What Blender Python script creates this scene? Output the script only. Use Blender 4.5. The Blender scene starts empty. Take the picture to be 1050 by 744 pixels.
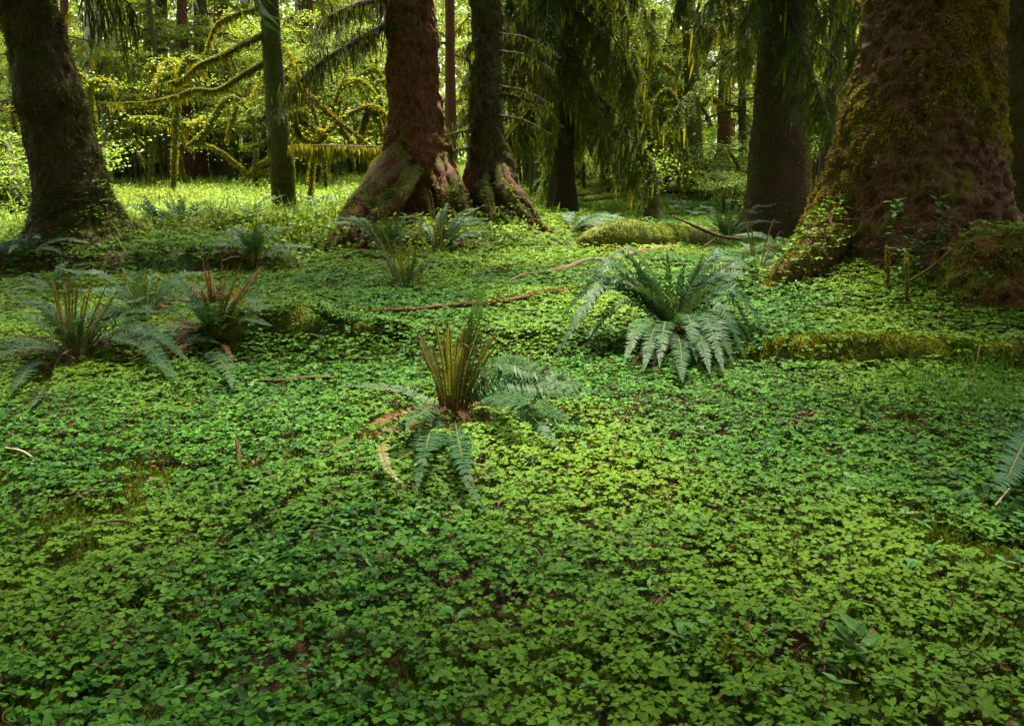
import bpy, math, random, time
import numpy as np
from mathutils import Vector
T0 = time.time()
SC = bpy.context.scene
COL = SC.collection
R = np.random.default_rng(7)
PI = math.pi

# ------------------------------------------------------------------ noise
def _h(ix, iy, iz, seed):
    h = (ix.astype(np.int64) * 374761393 + iy.astype(np.int64) * 668265263 + iz.astype(np.int64) * 2147483647 + seed * 1274126177) & 0xFFFFFFFF
    h = ((h ^ (h >> 13)) * 1274126177) & 0xFFFFFFFF
    h = h ^ (h >> 16)
    return (h & 0xFFFFFF).astype(np.float64) / 8388607.5 - 1.0

def vnoise(p, seed=0):
    p = np.asarray(p, float)
    i = np.floor(p); f = p - i; f = f * f * (3 - 2 * f); i = i.astype(np.int64)
    x, y, z = i[..., 0], i[..., 1], i[..., 2]; fx, fy, fz = f[..., 0], f[..., 1], f[..., 2]
    def L(a, b, t): return a + (b - a) * t
    c = lambda a, b, d: _h(x + a, y + b, z + d, seed)
    return L(L(L(c(0,0,0), c(1,0,0), fx), L(c(0,1,0), c(1,1,0), fx), fy),
             L(L(c(0,0,1), c(1,0,1), fx), L(c(0,1,1), c(1,1,1), fx), fy), fz)

def fbm(p, octv=4, seed=0, gain=.5):
    p = np.asarray(p, float); a = 1; s = 0; t = 0
    for k in range(octv):
        s = s + a * vnoise(p * (2.03 ** k) + k * 17.3, seed + k); t += a; a *= gain
    return s / t

def n2(x, y, sc, seed=0, octv=3):
    x = np.asarray(x, float); y = np.asarray(y, float)
    return fbm(np.stack([x / sc, y / sc, np.zeros_like(x) + .37], -1), octv, seed)

def sstep(a, b, x):
    t = np.clip((np.asarray(x, float) - a) / (b - a), 0, 1); return t * t * (3 - 2 * t)

# ------------------------------------------------------------------ terrain
CAM = np.array([0., 0., 1.4]); PITCH = math.radians(13.0); F = 900.0
MOUNDS = [(4.0, 8.9, .50, 1.35), (-1.2, 13.2, .30, 1.9), (.3, 13.6, .22, 1.5), (-6.4, 12.6, .12, 1.8), (-4.4, 17.0, .16, 1.2),
          (3.0, 11.0, .05, 1.6), (1.2, 6.7, .06, .7)]
def ground(x, y):
    x = np.asarray(x, float); y = np.asarray(y, float)
    z = .075 * n2(x, y, 2.3, 3) + .028 * n2(x, y, .6, 5, 2)
    z = z * (1 - .5 * sstep(12, 40, y))
    z = z + .055 * n2(x, y, 1.05, 11, 2) * sstep(5.6, 6.6, y) * (1 - sstep(11, 16, y))
    e = 5.95 + .22 * n2(x, 0 * y, 1.4, 9) - .10 * sstep(-2, -3.5, x)
    hgt = .15 * (1 - .55 * sstep(-1.9, -2.6, x)) * (1 - .75 * sstep(1.4, 2.2, x))
    z = z + hgt * sstep(e - .22, e + .34, y)
    e2 = 10.0 + .3 * n2(x, 0 * y, 1.7, 19)
    z = z + .26 * sstep(-2.4, -3.2, x) * sstep(e2 - .18, e2 + .18, y) * (1 - .6 * sstep(11, 16, y))
    z = z + .30 * sstep(12, 40, y) + .02 * np.clip(y - 40, 0, 200)
    for cx, cy, a, s in MOUNDS:
        z = z + a * np.exp(-.5 * ((x - cx) ** 2 + (y - cy) ** 2) / s ** 2)
    return z
def gz(x, y): return float(ground(np.array([x]), np.array([y]))[0])

cP, sP = math.cos(PITCH), math.sin(PITCH)
def ray(px, py):
    u = (px - 525) / F; v = (372 - py) / F
    return np.array([u, cP + v * sP, -sP + v * cP])
_T = np.geomspace(.8, 160, 6000)
def P(px, py, lift=0.):                      # ground point seen at a photo pixel
    d = ray(px, py); q = CAM + _T[:, None] * d
    below = q[:, 2] < ground(q[:, 0], q[:, 1])
    k = int(np.argmax(below)) if below.any() else len(_T) - 1
    p = q[k].copy(); p[2] = gz(p[0], p[1]) + lift
    return p
def W(px, py, Y):                            # point at forward distance Y
    d = ray(px, py); return CAM + d * (Y / d[1])

# ------------------------------------------------------------------ mesh builder
class MB:
    def __init__(s): s.v = []; s.q = []; s.t = []; s.qm = []; s.tm = []; s.var = []; s.n = 0
    def add(s, v, quads=None, tris=None, mat=0, var=0.):
        v = np.asarray(v, float).reshape(-1, 3)
        if quads is not None and len(quads):
            q = np.asarray(quads, np.int64).reshape(-1, 4) + s.n; s.q.append(q); s.qm.append(np.full(len(q), mat, np.int32))
        if tris is not None and len(tris):
            t = np.asarray(tris, np.int64).reshape(-1, 3) + s.n; s.t.append(t); s.tm.append(np.full(len(t), mat, np.int32))
        s.v.append(v); s.var.append(np.broadcast_to(np.asarray(var, float), (len(v),))); s.n += len(v); return s
    def merge(s, o, M=None, off=(0, 0, 0), sc=1., var=None):
        off = np.asarray(off, float)
        for v in [np.concatenate(o.v)]:
            v = v * sc
            if M is not None: v = v @ np.asarray(M).T
            s.v.append(v + off)
        s.var.append(np.concatenate(o.var) if var is None else np.clip(np.concatenate(o.var) + var, 0, 1))
        s.q += [q + s.n for q in o.q]; s.t += [t + s.n for t in o.t]; s.qm += o.qm; s.tm += o.tm
        s.n += len(s.v[-1]); return s
    def mesh(s, name, mats, smooth=True, off=(0, 0, 0)):
        me = bpy.data.meshes.new(name)
        v = np.concatenate(s.v) - np.asarray(off, float)
        q = np.concatenate(s.q) if s.q else np.zeros((0, 4), np.int64); t = np.concatenate(s.t) if s.t else np.zeros((0, 3), np.int64)
        me.vertices.add(len(v)); me.vertices.foreach_set('co', v.astype(np.float32).ravel())
        nl = q.size + t.size; me.loops.add(nl); me.polygons.add(len(q) + len(t))
        me.loops.foreach_set('vertex_index', np.concatenate([q.ravel(), t.ravel()]).astype(np.int32))
        st = np.concatenate([np.arange(len(q)) * 4, q.size + np.arange(len(t)) * 3]).astype(np.int32)
        me.polygons.foreach_set('loop_start', st)
        mi = np.concatenate(s.qm + s.tm) if (s.qm or s.tm) else np.zeros(0, np.int32)
        for m in (mats if isinstance(mats, (list, tuple)) else [mats]): me.materials.append(m)
        me.polygons.foreach_set('material_index', mi.astype(np.int32))
        me.polygons.foreach_set('use_smooth', np.full(len(mi), smooth))
        a = me.attributes.new('var', 'FLOAT', 'POINT'); a.data.foreach_set('value', np.concatenate(s.var).astype(np.float32))
        me.update(calc_edges=True); return me
    def tri_arrays(s):
        v = np.concatenate(s.v); T = list(s.t)
        for q in s.q: T += [q[:, [0, 1, 2]], q[:, [0, 2, 3]]]
        return v, np.concatenate(T)

def tag(o, label=None, cat=None, group=None, kind=None):
    if label: o['label'] = label
    if cat: o['category'] = cat
    if group: o['group'] = group
    if kind: o['kind'] = kind
    return o
def thing(name, label, cat, loc=(0, 0, 0), group=None, rz=0.):
    o = bpy.data.objects.new(name, None); COL.objects.link(o); o.empty_display_size = .1
    o.location = Vector([float(c) for c in loc]); o.rotation_euler.z = rz
    return tag(o, label, cat, group)
def part(name, mb, mats, parent=None, smooth=True, label=None):     # mesh given in world coordinates, stored relative to its thing
    off = np.zeros(3); pp = parent
    while pp is not None: off = off + np.array(pp.location); pp = pp.parent
    me = mb.mesh(name, mats, smooth, off); o = bpy.data.objects.new(name, me); COL.objects.link(o)
    if parent is not None: o.parent = parent
    if label: o['label'] = label
    return o
def copy_tree(root, loc, rz=0., sc=1., label=None, group=None):
    c = root.copy(); COL.objects.link(c); c.location = Vector([float(q) for q in loc]); c.rotation_euler.z = rz; c.scale = (sc, sc, sc)
    if label: c['label'] = label
    if group: c['group'] = group
    for ch in list(root.children):
        d = ch.copy(); COL.objects.link(d); d.parent = c
    return c

# ------------------------------------------------------------------ materials
def newmat(name):
    m = bpy.data.materials.new(name); m.use_nodes = True; nt = m.node_tree; nt.nodes.clear()
    return m, nt, nt.nodes.new, nt.links.new
def c4(c): return (c[0], c[1], c[2], 1.)
def _noise(nt, vec, scale, detail=3., rough=.55):
    n = nt.nodes.new('ShaderNodeTexNoise'); n.inputs['Scale'].default_value = scale; n.inputs['Detail'].default_value = detail
    n.inputs['Roughness'].default_value = rough
    if vec is not None: nt.links.new(vec, n.inputs['Vector'])
    return n.outputs['Fac']
def _ramp(nt, fac, a, b):
    r = nt.nodes.new('ShaderNodeMapRange'); r.inputs[1].default_value = a; r.inputs[2].default_value = b
    nt.links.new(fac, r.inputs[0]); return r.outputs[0]
def _mix(nt, fac, a, b, mode='MIX'):
    m = nt.nodes.new('ShaderNodeMix'); m.data_type = 'RGBA'; m.blend_type = mode
    if isinstance(fac, (int, float)): m.inputs[0].default_value = fac
    else: nt.links.new(fac, m.inputs[0])
    for k, c in ((6, a), (7, b)):
        if isinstance(c, tuple): m.inputs[k].default_value = c4(c)
        else: nt.links.new(c, m.inputs[k])
    return m.outputs[2]
def _math(nt, op, a, b=None):
    m = nt.nodes.new('ShaderNodeMath'); m.operation = op
    for k, c in ((0, a), (1, b)):
        if c is None: continue
        if isinstance(c, (int, float)): m.inputs[k].default_value = c
        else: nt.links.new(c, m.inputs[k])
    return m.outputs[0]

def leaf_mat(name, cA, cB, cC=None, trans=.35, rough=.45, inst=False, patch=1.2, spec=.4, tboost=1.6):
    m, nt, N, L = newmat(name)
    if inst: src = N('ShaderNodeObjectInfo').outputs['Random']
    else: a = N('ShaderNodeAttribute'); a.attribute_name = 'var'; src = a.outputs['Fac']
    col = _mix(nt, src, cA, cB)
    if cC is not None:
        pos = N('ShaderNodeNewGeometry').outputs['Position']
        f = _ramp(nt, _noise(nt, pos, patch, 2.), .46, .68)
        col = _mix(nt, f, col, cC)
    b = N('ShaderNodeBsdfPrincipled'); L(col, b.inputs['Base Color']); b.inputs['Roughness'].default_value = rough
    b.inputs['Specular IOR Level'].default_value = spec
    o = N('ShaderNodeOutputMaterial')
    if trans > 0:
        t = N('ShaderNodeBsdfTranslucent'); tc = _mix(nt, 1., col, (min(1, tboost * .95), min(1, tboost), .45), 'MULTIPLY')
        g = N('ShaderNodeGamma'); L(col, g.inputs[0]); g.inputs[1].default_value = .8
        tc = _mix(nt, 1., g.outputs[0], (1.0, 1.0, .35), 'MULTIPLY')
        L(tc, t.inputs['Color'])
        mx = N('ShaderNodeMixShader'); mx.inputs[0].default_value = trans
        L(b.outputs[0], mx.inputs[1]); L(t.outputs[0], mx.inputs[2]); L(mx.outputs[0], o.inputs[0])
    else: L(b.outputs[0], o.inputs[0])
    return m

def bark_mat(name, c1, c2, moss, mossy=.5, plate=9., up=.0, bump=.6, mscale=2.2):
    m, nt, N, L = newmat(name)
    co = N('ShaderNodeTexCoord').outputs['Object']
    mp = N('ShaderNodeMapping'); mp.inputs['Scale'].default_value = (1, 1, .55); L(co, mp.inputs['Vector'])
    v = N('ShaderNodeTexVoronoi'); v.inputs['Scale'].default_value = plate; v.feature = 'DISTANCE_TO_EDGE'
    wv = N('ShaderNodeVectorMath'); wv.operation = 'ADD'
    nn = N('ShaderNodeTexNoise'); nn.inputs['Scale'].default_value = plate * .8; nn.inputs['Detail'].default_value = 3
    sc = N('ShaderNodeVectorMath'); sc.operation = 'SCALE'; sc.inputs['Scale'].default_value = .55
    L(mp.outputs[0], nn.inputs['Vector']); L(nn.outputs['Color'], sc.inputs[0]); L(mp.outputs[0], wv.inputs[0]); L(sc.outputs[0], wv.inputs[1])
    L(wv.outputs[0], v.inputs['Vector'])
    edge = _ramp(nt, v.outputs['Distance'], .0, .07)
    big = _noise(nt, co, 3.1, 5.); fine = _noise(nt, co, 45., 4.)
    col = _mix(nt, _ramp(nt, big, .35, .68), c1, c2)
    col = _mix(nt, _ramp(nt, fine, .3, .75), col, tuple(x * 1.6 for x in c2))
    col = _mix(nt, _math(nt, 'MAXIMUM', edge, .45), tuple(x * .5 for x in c1), col)
    mf = _noise(nt, co, mscale, 6., .65)
    if up:
        sep = N('ShaderNodeSeparateXYZ'); L(N('ShaderNodeNewGeometry').outputs['Normal'], sep.inputs[0])
        mf = _math(nt, 'ADD', mf, _math(nt, 'MULTIPLY', sep.outputs['Z'], up))
    mk = _ramp(nt, mf, 1 - mossy - .04, 1 - mossy + .09)
    mcol = _mix(nt, _noise(nt, co, 18., 3.), tuple(x * .5 for x in moss), tuple(x * 1.5 for x in moss))
    col = _mix(nt, mk, col, mcol)
    b = N('ShaderNodeBsdfPrincipled'); L(col, b.inputs['Base Color']); b.inputs['Roughness'].default_value = .85
    b.inputs['Specular IOR Level'].default_value = .25
    bp = N('ShaderNodeBump'); bp.inputs['Strength'].default_value = bump; bp.inputs['Distance'].default_value = .03
    hh = _math(nt, 'ADD', _math(nt, 'MULTIPLY', edge, .6), _math(nt, 'MULTIPLY', fine, .5))
    L(hh, bp.inputs['Height']); L(bp.outputs[0], b.inputs['Normal'])
    o = N('ShaderNodeOutputMaterial'); L(b.outputs[0], o.inputs[0]); return m

def soil_mat():
    m, nt, N, L = newmat('forest_soil_and_moss')
    pos = N('ShaderNodeNewGeometry').outputs['Position']
    lit = _mix(nt, _noise(nt, pos, 60., 4.), (.012, .008, .005), (.07, .04, .022))
    red = _mix(nt, _ramp(nt, _noise(nt, pos, 9., 4.), .52, .7), lit, (.09, .03, .014))
    mos = _mix(nt, _noise(nt, pos, 40., 4.), (.015, .035, .006), (.06, .10, .014))
    col = _mix(nt, _ramp(nt, _noise(nt, pos, 2.1, 5.), .42, .56), red, mos)
    sep = N('ShaderNodeSeparateXYZ'); L(pos, sep.inputs[0])
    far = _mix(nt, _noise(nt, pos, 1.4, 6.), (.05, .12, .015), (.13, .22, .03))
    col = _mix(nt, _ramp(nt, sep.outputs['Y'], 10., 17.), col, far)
    b = N('ShaderNodeBsdfPrincipled'); L(col, b.inputs['Base Color']); b.inputs['Roughness'].default_value = .9; b.inputs['Specular IOR Level'].default_value = .2
    bp = N('ShaderNodeBump'); bp.inputs['Strength'].default_value = .8; bp.inputs['Distance'].default_value = .03
    L(_noise(nt, pos, 35., 5.), bp.inputs['Height']); L(bp.outputs[0], b.inputs['Normal'])
    o = N('ShaderNodeOutputMaterial'); L(b.outputs[0], o.inputs[0]); return m

M = dict(
    soil=soil_mat(),
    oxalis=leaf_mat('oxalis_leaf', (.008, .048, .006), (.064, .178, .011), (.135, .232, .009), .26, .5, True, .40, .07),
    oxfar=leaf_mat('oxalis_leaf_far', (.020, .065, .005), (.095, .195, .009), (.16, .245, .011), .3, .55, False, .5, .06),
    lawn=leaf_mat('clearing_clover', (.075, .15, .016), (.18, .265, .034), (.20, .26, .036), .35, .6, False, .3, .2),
    stem=leaf_mat('leaf_stalk', (.07, .06, .02), (.10, .13, .03), None, 0, .6),
    moss=leaf_mat('moss_tufts', (.07, .10, .008), (.24, .25, .018), (.15, .20, .014), .25, .8, False, 2., .1),
    mossgreen=leaf_mat('ground_moss', (.045, .085, .008), (.15, .21, .018), None, .25, .8, False, 2., .1),
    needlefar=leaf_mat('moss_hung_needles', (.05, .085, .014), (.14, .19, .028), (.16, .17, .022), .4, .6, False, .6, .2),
    needlemid=leaf_mat('curtain_needles', (.030, .060, .014), (.085, .135, .026), (.11, .12, .018), .3, .6, False, .8, .2),
    mossgold=leaf_mat('golden_moss', (.075, .06, .005), (.32, .24, .014), (.18, .17, .010), .2, .85, False, 2., .1),
    mossdark=leaf_mat('olive_moss', (.025, .030, .005), (.11, .105, .012), None, .12, .85, False, 2., .1),
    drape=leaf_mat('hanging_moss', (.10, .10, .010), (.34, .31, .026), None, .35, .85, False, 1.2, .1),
    drapedark=leaf_mat('shaded_hanging_moss', (.025, .032, .008), (.075, .085, .015), None, .3, .85, False, 1.2, .1),  # darker copy of the hanging moss, shade put into its colour
    fern=leaf_mat('sword_fern', (.017, .054, .021), (.038, .092, .034), None, .2, .50, False, 1., .07),
    fernlight=leaf_mat('pale_fern', (.028, .074, .027), (.060, .125, .045), None, .22, .50, False, 1., .08),
    ferndead=leaf_mat('withered_fern', (.07, .03, .012), (.17, .075, .026), None, .2, .7, False, 1., .2),
    fernyoung=leaf_mat('unfurling_fern', (.08, .105, .016), (.21, .185, .035), None, .25, .6, False, 1., .3),
    fernyel=leaf_mat('yellowing_fern', (.11, .12, .022), (.20, .18, .04), None, .2, .5, False, 1., .3),
    rachis=leaf_mat('fern_rachis', (.14, .10, .025), (.24, .18, .04), None, 0, .6),
    rachisdk=leaf_mat('fern_stalk_scales', (.10, .055, .016), (.25, .165, .045), None, 0, .8),
    needle=leaf_mat('spruce_needles', (.020, .050, .014), (.055, .105, .024), (.07, .085, .016), .2, .5, False, .6, .3),
    needleblue=leaf_mat('bluish_needles', (.02, .05, .024), (.045, .09, .04), None, .15, .5, False, .6, .3),
    maple=leaf_mat('vine_maple_leaves', (.075, .15, .014), (.22, .30, .030), (.14, .21, .018), .42, .5, False, .35, .25),
    maple2=leaf_mat('understory_leaves', (.07, .145, .014), (.19, .29, .028), None, .45, .5, False, .4, .3),
    seedling=leaf_mat('seedling_leaves', (.04, .13, .022), (.10, .23, .05), None, .3, .5, False, 1., .1),
    grass=leaf_mat('grass_blades', (.03, .11, .014), (.09, .22, .03), None, .3, .5, False, 1., .3),
    litter=leaf_mat('fallen_litter', (.05, .018, .008), (.20, .085, .03), None, 0, .8, False, 1., .2),
    bigbark=bark_mat('old_spruce_bark', (.038, .018, .011), (.112, .049, .026), (.120, .092, .010), .45, 15., .0, 1., 2.0),
    redbark=bark_mat('red_spruce_bark', (.040, .016, .008), (.135, .045, .019), (.060, .058, .008), .44, 15., .0, 1., 1.8),
    rootbark=bark_mat('mossy_root_bark', (.032, .013, .007), (.110, .037, .017), (.070, .072, .008), .42, 14., .16, .9, 2.4),
    darkbark=bark_mat('dark_spruce_bark', (.026, .016, .009), (.075, .042, .021), (.058, .056, .009), .50, 14., .0, 1., 1.6),
    greenbark=bark_mat('green_mossed_bark', (.03, .02, .010), (.055, .030, .016), (.055, .066, .010), .58, 13., .0, .6, 1.6),
    wood=bark_mat('weathered_stick', (.035, .016, .010), (.11, .048, .030), (.09, .10, .012), .44, 20., .1, .5, 4.),
    mosslog=bark_mat('moss_covered_log', (.03, .018, .010), (.06, .03, .016), (.085, .10, .010), .62, 14., .25, .5, 4.),
    alder=bark_mat('pale_alder_bark', (.14, .13, .10), (.36, .34, .28), (.08, .10, .02), .42, 4., .0, .3, 3.),
    pale=bark_mat('bare_pale_wood', (.25, .20, .12), (.45, .38, .24), (.10, .11, .02), .25, 12., .0, .3, 4.),
)

# ------------------------------------------------------------------ shape helpers
def nrm(a): a = np.asarray(a, float); return a / np.maximum(np.linalg.norm(a, axis=-1, keepdims=True), 1e-9)
def curve(pts, n):                           # Catmull-Rom through points (rows may carry extra columns such as radius)
    p = np.asarray(pts, float)
    if len(p) == 2: t = np.linspace(0, 1, n)[:, None]; return p[0] * (1 - t) + p[1] * t
    p = np.vstack([2 * p[0] - p[1], p, 2 * p[-1] - p[-2]]); m = len(p) - 3
    u = np.linspace(0, m - 1e-6, n); i = u.astype(int); t = (u - i)[:, None]
    a, b, c, d = p[i], p[i + 1], p[i + 2], p[i + 3]
    return .5 * (2 * b + (c - a) * t + (2 * a - 5 * b + 4 * c - d) * t ** 2 + (3 * b - a - 3 * c + d) * t ** 3)
def frames(c):
    t = nrm(np.gradient(c, axis=0)); up = np.array([0, 0, 1.]) if abs(t[0, 2]) < .9 else np.array([1., 0, 0])
    n = nrm(np.cross(t[0], up)); N_ = [n]
    for k in range(1, len(c)):
        n = n - t[k] * np.dot(n, t[k]); n = n / max(np.linalg.norm(n), 1e-9); N_.append(n)
    N_ = np.array(N_); return t, N_, np.cross(t, N_)
def tube(mb, pts, n=16, seg=8, amp=0., scale=6., seed=0, mat=0, cap=True, var=0.):   # rows: x y z r
    c = curve(pts, n); r = np.maximum(c[:, 3], .0008); c = c[:, :3]; t, a, b = frames(c)
    th = np.linspace(0, 2 * PI, seg, endpoint=False)
    ring = a[:, None] * np.cos(th)[None, :, None] + b[:, None] * np.sin(th)[None, :, None]
    v = c[:, None] + ring * r[:, None, None]
    if amp: v = v + ring * (amp * fbm(v * scale, 4, seed))[..., None]
    v = v.reshape(-1, 3); i = np.arange(n - 1)[:, None] * seg; j = np.arange(seg)[None]; k = (j + 1) % seg
    q = np.stack([i + j, i + k, i + seg + k, i + seg + j], -1).reshape(-1, 4)
    tr = []
    if cap:
        v = np.vstack([v, c[0] - t[0] * r[0] * .3, c[-1] + t[-1] * r[-1] * .5]); e = len(v)
        j = np.arange(seg); k = (j + 1) % seg; o = (n - 1) * seg
        tr = np.vstack([np.stack([k, j, np.full(seg, e - 2)], -1), np.stack([o + j, o + k, np.full(seg, e - 1)], -1)])
    mb.add(v, q, tr, mat, var); return mb

def blades(mb, B, D, Ln, Wd, S=None, bend=None, mat=0, var=None, two=True):
    B = np.asarray(B, float); n = len(B)
    if n == 0: return mb
    D = nrm(D); Ln = np.broadcast_to(np.asarray(Ln, float), (n,))[:, None]; Wd = np.broadcast_to(np.asarray(Wd, float), (n,))[:, None]
    if S is None: S = nrm(np.cross(D, nrm(R.normal(size=(n, 3)))))
    if bend is None: bend = np.zeros((n, 3))
    var = R.random(n) if var is None else np.broadcast_to(var, (n,))
    if two:
        v = np.stack([B - S * Wd * .3, B + S * Wd * .3, B + D * Ln * .5 + bend * Ln * .25 + S * Wd * .5, B + D * Ln * .5 + bend * Ln * .25 - S * Wd * .5, B + D * Ln + bend * Ln], 1)
        k = np.arange(n)[:, None] * 5
        mb.add(v.reshape(-1, 3), k + np.array([[0, 1, 2, 3]]), k + np.array([[3, 2, 4]]), mat, np.repeat(var, 5))
    else:
        v = np.stack([B - S * Wd * .5, B + S * Wd * .5, B + D * Ln + bend * Ln], 1); k = np.arange(n)[:, None] * 3
        mb.add(v.reshape(-1, 3), None, k + np.array([[0, 1, 2]]), mat, np.repeat(var, 3))
    return mb

def leaves(mb, C, Nn, size, mat=0, var=None, asp=.62):          # pointed, slightly folded leaves
    C = np.asarray(C, float); n = len(C); Nn = nrm(Nn); size = np.broadcast_to(np.asarray(size, float), (n,))[:, None]
    a = nrm(np.cross(Nn, nrm(R.normal(size=(n, 3))))); b = np.cross(Nn, a)
    var = R.random(n) if var is None else np.broadcast_to(var, (n,))
    v = np.stack([C - a * size * .5, C - a * size * .08 + b * size * asp * .5 + Nn * size * .08, C + a * size * .5 - Nn * size * .1, C - a * size * .08 - b * size * asp * .5 + Nn * size * .08], 1)
    k = np.arange(n)[:, None] * 4
    mb.add(v.reshape(-1, 3), None, np.vstack([k + np.array([[0, 1, 2]]), k + np.array([[0, 2, 3]])]), mat, np.repeat(var, 4)); return mb

def sample(mb, n, weight=None):              # random points (with normals) on the surface of a builder
    v, t = mb.tri_arrays(); a, b, c = v[t[:, 0]], v[t[:, 1]], v[t[:, 2]]
    cr = np.cross(b - a, c - a); ar = np.linalg.norm(cr, axis=1) * .5; N_ = nrm(cr)
    w = ar.copy()
    if weight is not None: w = w * weight((a + b + c) / 3, N_)
    if w.sum() <= 0: return np.zeros((0, 3)), np.zeros((0, 3))
    i = R.choice(len(t), n, p=w / w.sum()); u = R.random((n, 2)); f = u.sum(1) > 1; u[f] = 1 - u[f]
    return a[i] + (b[i] - a[i]) * u[:, :1] + (c[i] - a[i]) * u[:, 1:], N_[i]

def moss_on(src, n, weight, ln=.03, wd=.008, droop=.6, mb=None):
    mb = mb or MB(); p, N_ = sample(src, n, weight)
    if len(p) == 0: return mb
    d = N_ + R.normal(size=p.shape) * .55; L_ = ln * R.uniform(.5, 1.4, len(p))
    bend = np.zeros_like(p); bend[:, 2] = -droop * R.random(len(p))
    v = np.clip(.5 + .9 * fbm(p * 3.1, 3, 41) + R.normal(size=len(p)) * .18, 0, 1)
    return blades(mb, p - N_ * .004, d, L_, wd, None, bend, 0, v)

def drapes(mb, pts, n, lo, hi, wd=.03, mat=0, spread=.05):       # strands of moss hanging from a branch path
    c = curve(pts, 60)[:, :3]; i = R.uniform(0, 58.9, n); k = i.astype(int); p = c[k] + (c[k + 1] - c[k]) * (i - k)[:, None]
    p = p + R.normal(size=(n, 3)) * spread * np.array([1, 1, .3])
    cl = .5 + .5 * vnoise(np.stack([i * .35, 0 * i + R.random() * 50, 0 * i], -1), 3)
    d = np.tile([0, 0, -1.], (n, 1)) + R.normal(size=(n, 3)) * .12
    return blades(mb, p, d, (lo + (hi - lo) * cl * R.random(n)), wd * R.uniform(.5, 1.3, n), None, R.normal(size=(n, 3)) * .06, mat, R.random(n))

# ------------------------------------------------------------------ trunks
def trunk(mb, rows, Y, ztop=22., lobes=(5, .18), amp=.035, seg=96, step=.05, seed=0, yshift=0., zmin=None, flarez=1.2, topr=.35):
    """rows: (photo row, left edge, right edge) at forward distance Y"""
    pr = []
    for py, l, r in rows:
        a, b = W(l, py, Y), W(r, py, Y); pr.append((a[2], (a[0] + b[0]) / 2, (b[0] - a[0]) / 2))
    pr.sort(); z0 = pr[0][0] - .35 if zmin is None else zmin
    zs = np.array([p[0] for p in pr]); xs = np.array([p[1] for p in pr]); rs = np.array([p[2] for p in pr])
    slope = np.clip((xs[-1] - xs[-2]) / (zs[-1] - zs[-2]), -.12, .12)
    ZV = np.arange(z0, zs[-1] + .4, step); ZT = np.linspace(zs[-1] + .4, ztop, 24); Z = np.concatenate([ZV, ZT[1:]])
    x = np.interp(Z, zs, xs); r = np.interp(Z, zs, rs)
    k = np.ones(9) / 9
    def sm(q): qq = np.pad(q[:len(ZV)], 4, mode='edge'); q = q.copy(); q[:len(ZV)] = np.convolve(qq, k, 'valid'); return q
    x, r = sm(x), sm(r)
    hi = Z > zs[-1]; x[hi] = xs[-1] + slope * (Z[hi] - zs[-1]); r[hi] = rs[-1] * (1 - (1 - topr) * (Z[hi] - zs[-1]) / (ztop - zs[-1]))
    th = np.linspace(0, 2 * PI, seg, endpoint=False); TH, ZZ = np.meshgrid(th, Z)
    fl = np.exp(-np.clip(ZZ - zs[0], 0, 99) / flarez)
    ph = seed * 1.7; nl, la = lobes
    lob = la * fl * (np.cos(nl * TH + ph + .8 * np.sin(TH * 2 + ph)) * .6 + np.cos((nl + 2) * TH - ph) * .4)
    rr = r[:, None] * (1 + lob)
    q = np.stack([x[:, None] + rr * np.cos(TH), Y + yshift + rr * np.sin(TH), ZZ], -1)
    d = amp * (fbm(q * np.array([2.6, 2.6, 1.3]), 3, seed + 3) + .75 * fbm(q * np.array([9., 9, 5.]), 3, seed + 5) + .55 * (.5 - 2. * np.abs(fbm(q * np.array([15., 15, 9.]), 2, seed + 8))))
    q[..., 0] += np.cos(TH) * d; q[..., 1] += np.sin(TH) * d
    n = len(Z); i = np.arange(n - 1)[:, None] * seg; j = np.arange(seg)[None]; kk = (j + 1) % seg
    mb.add(q.reshape(-1, 3), np.stack([i + j, i + kk, i + seg + kk, i + seg + j], -1).reshape(-1, 4))
    return lambda z: (float(np.interp(z, Z, x)), Y + yshift, float(np.interp(z, Z, r)))

def bough(L=2., droop=.5, ntw=34, nn=18, nl=.05, nw=.010, hang=.8, seed=0, tl=.55):   # spruce bough along +x, twigs hanging
    rg = np.random.default_rng(seed); mb = MB()
    t = np.linspace(0, 1, 20); px = np.stack([L * t, .10 * L * np.sin(t * 3 + seed) * t, .12 * L * t - droop * L * t ** 2], -1)
    tube(mb, np.c_[px, .022 * L / 2 * (1 - .85 * t)], 14, 5, mat=1, cap=False)
    u = np.sort(rg.uniform(.08, 1, ntw)); B = np.stack([np.interp(u, t, px[:, k]) for k in range(3)], -1)
    sd = np.where(np.arange(ntw) % 2, 1., -1.)
    d = np.stack([.45 + 0 * u, sd * rg.uniform(.35, 1., ntw), -hang * rg.uniform(.5, 1.6, ntw)], -1); d = nrm(d)
    l = tl * L / 2 * (1 - .55 * u) * rg.uniform(.55, 1.25, ntw)
    s = np.linspace(.03, 1, nn); q = B[:, None] + d[:, None] * (l[:, None] * s)[..., None]
    q[..., 2] -= .22 * l[:, None] * s ** 2
    blades(mb, B, d, l, .012, None, np.tile([0, 0, -.2], (ntw, 1)), 1)
    dn = np.repeat(d[:, None], nn, 1); sv = nrm(np.cross(dn, np.array([0, 0, 1.])))
    for sg in (-1, 1):
        D = nrm(dn * .7 + sg * sv * .8 + rg.normal(size=dn.shape) * .3)
        blades(mb, q.reshape(-1, 3), D.reshape(-1, 3), nl * rg.uniform(.7, 1.3, q.shape[0] * nn), nw, None, None, 0, np.repeat(rg.random(ntw), nn), False)
    return mb
def rotz(a, pitch=0.):
    c, s = math.cos(a), math.sin(a); cp, sp = math.cos(pitch), math.sin(pitch)
    return np.array([[c, -s, 0], [s, c, 0], [0, 0, 1.]]) @ np.array([[cp, 0, -sp], [0, 1, 0], [sp, 0, cp]])
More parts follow.
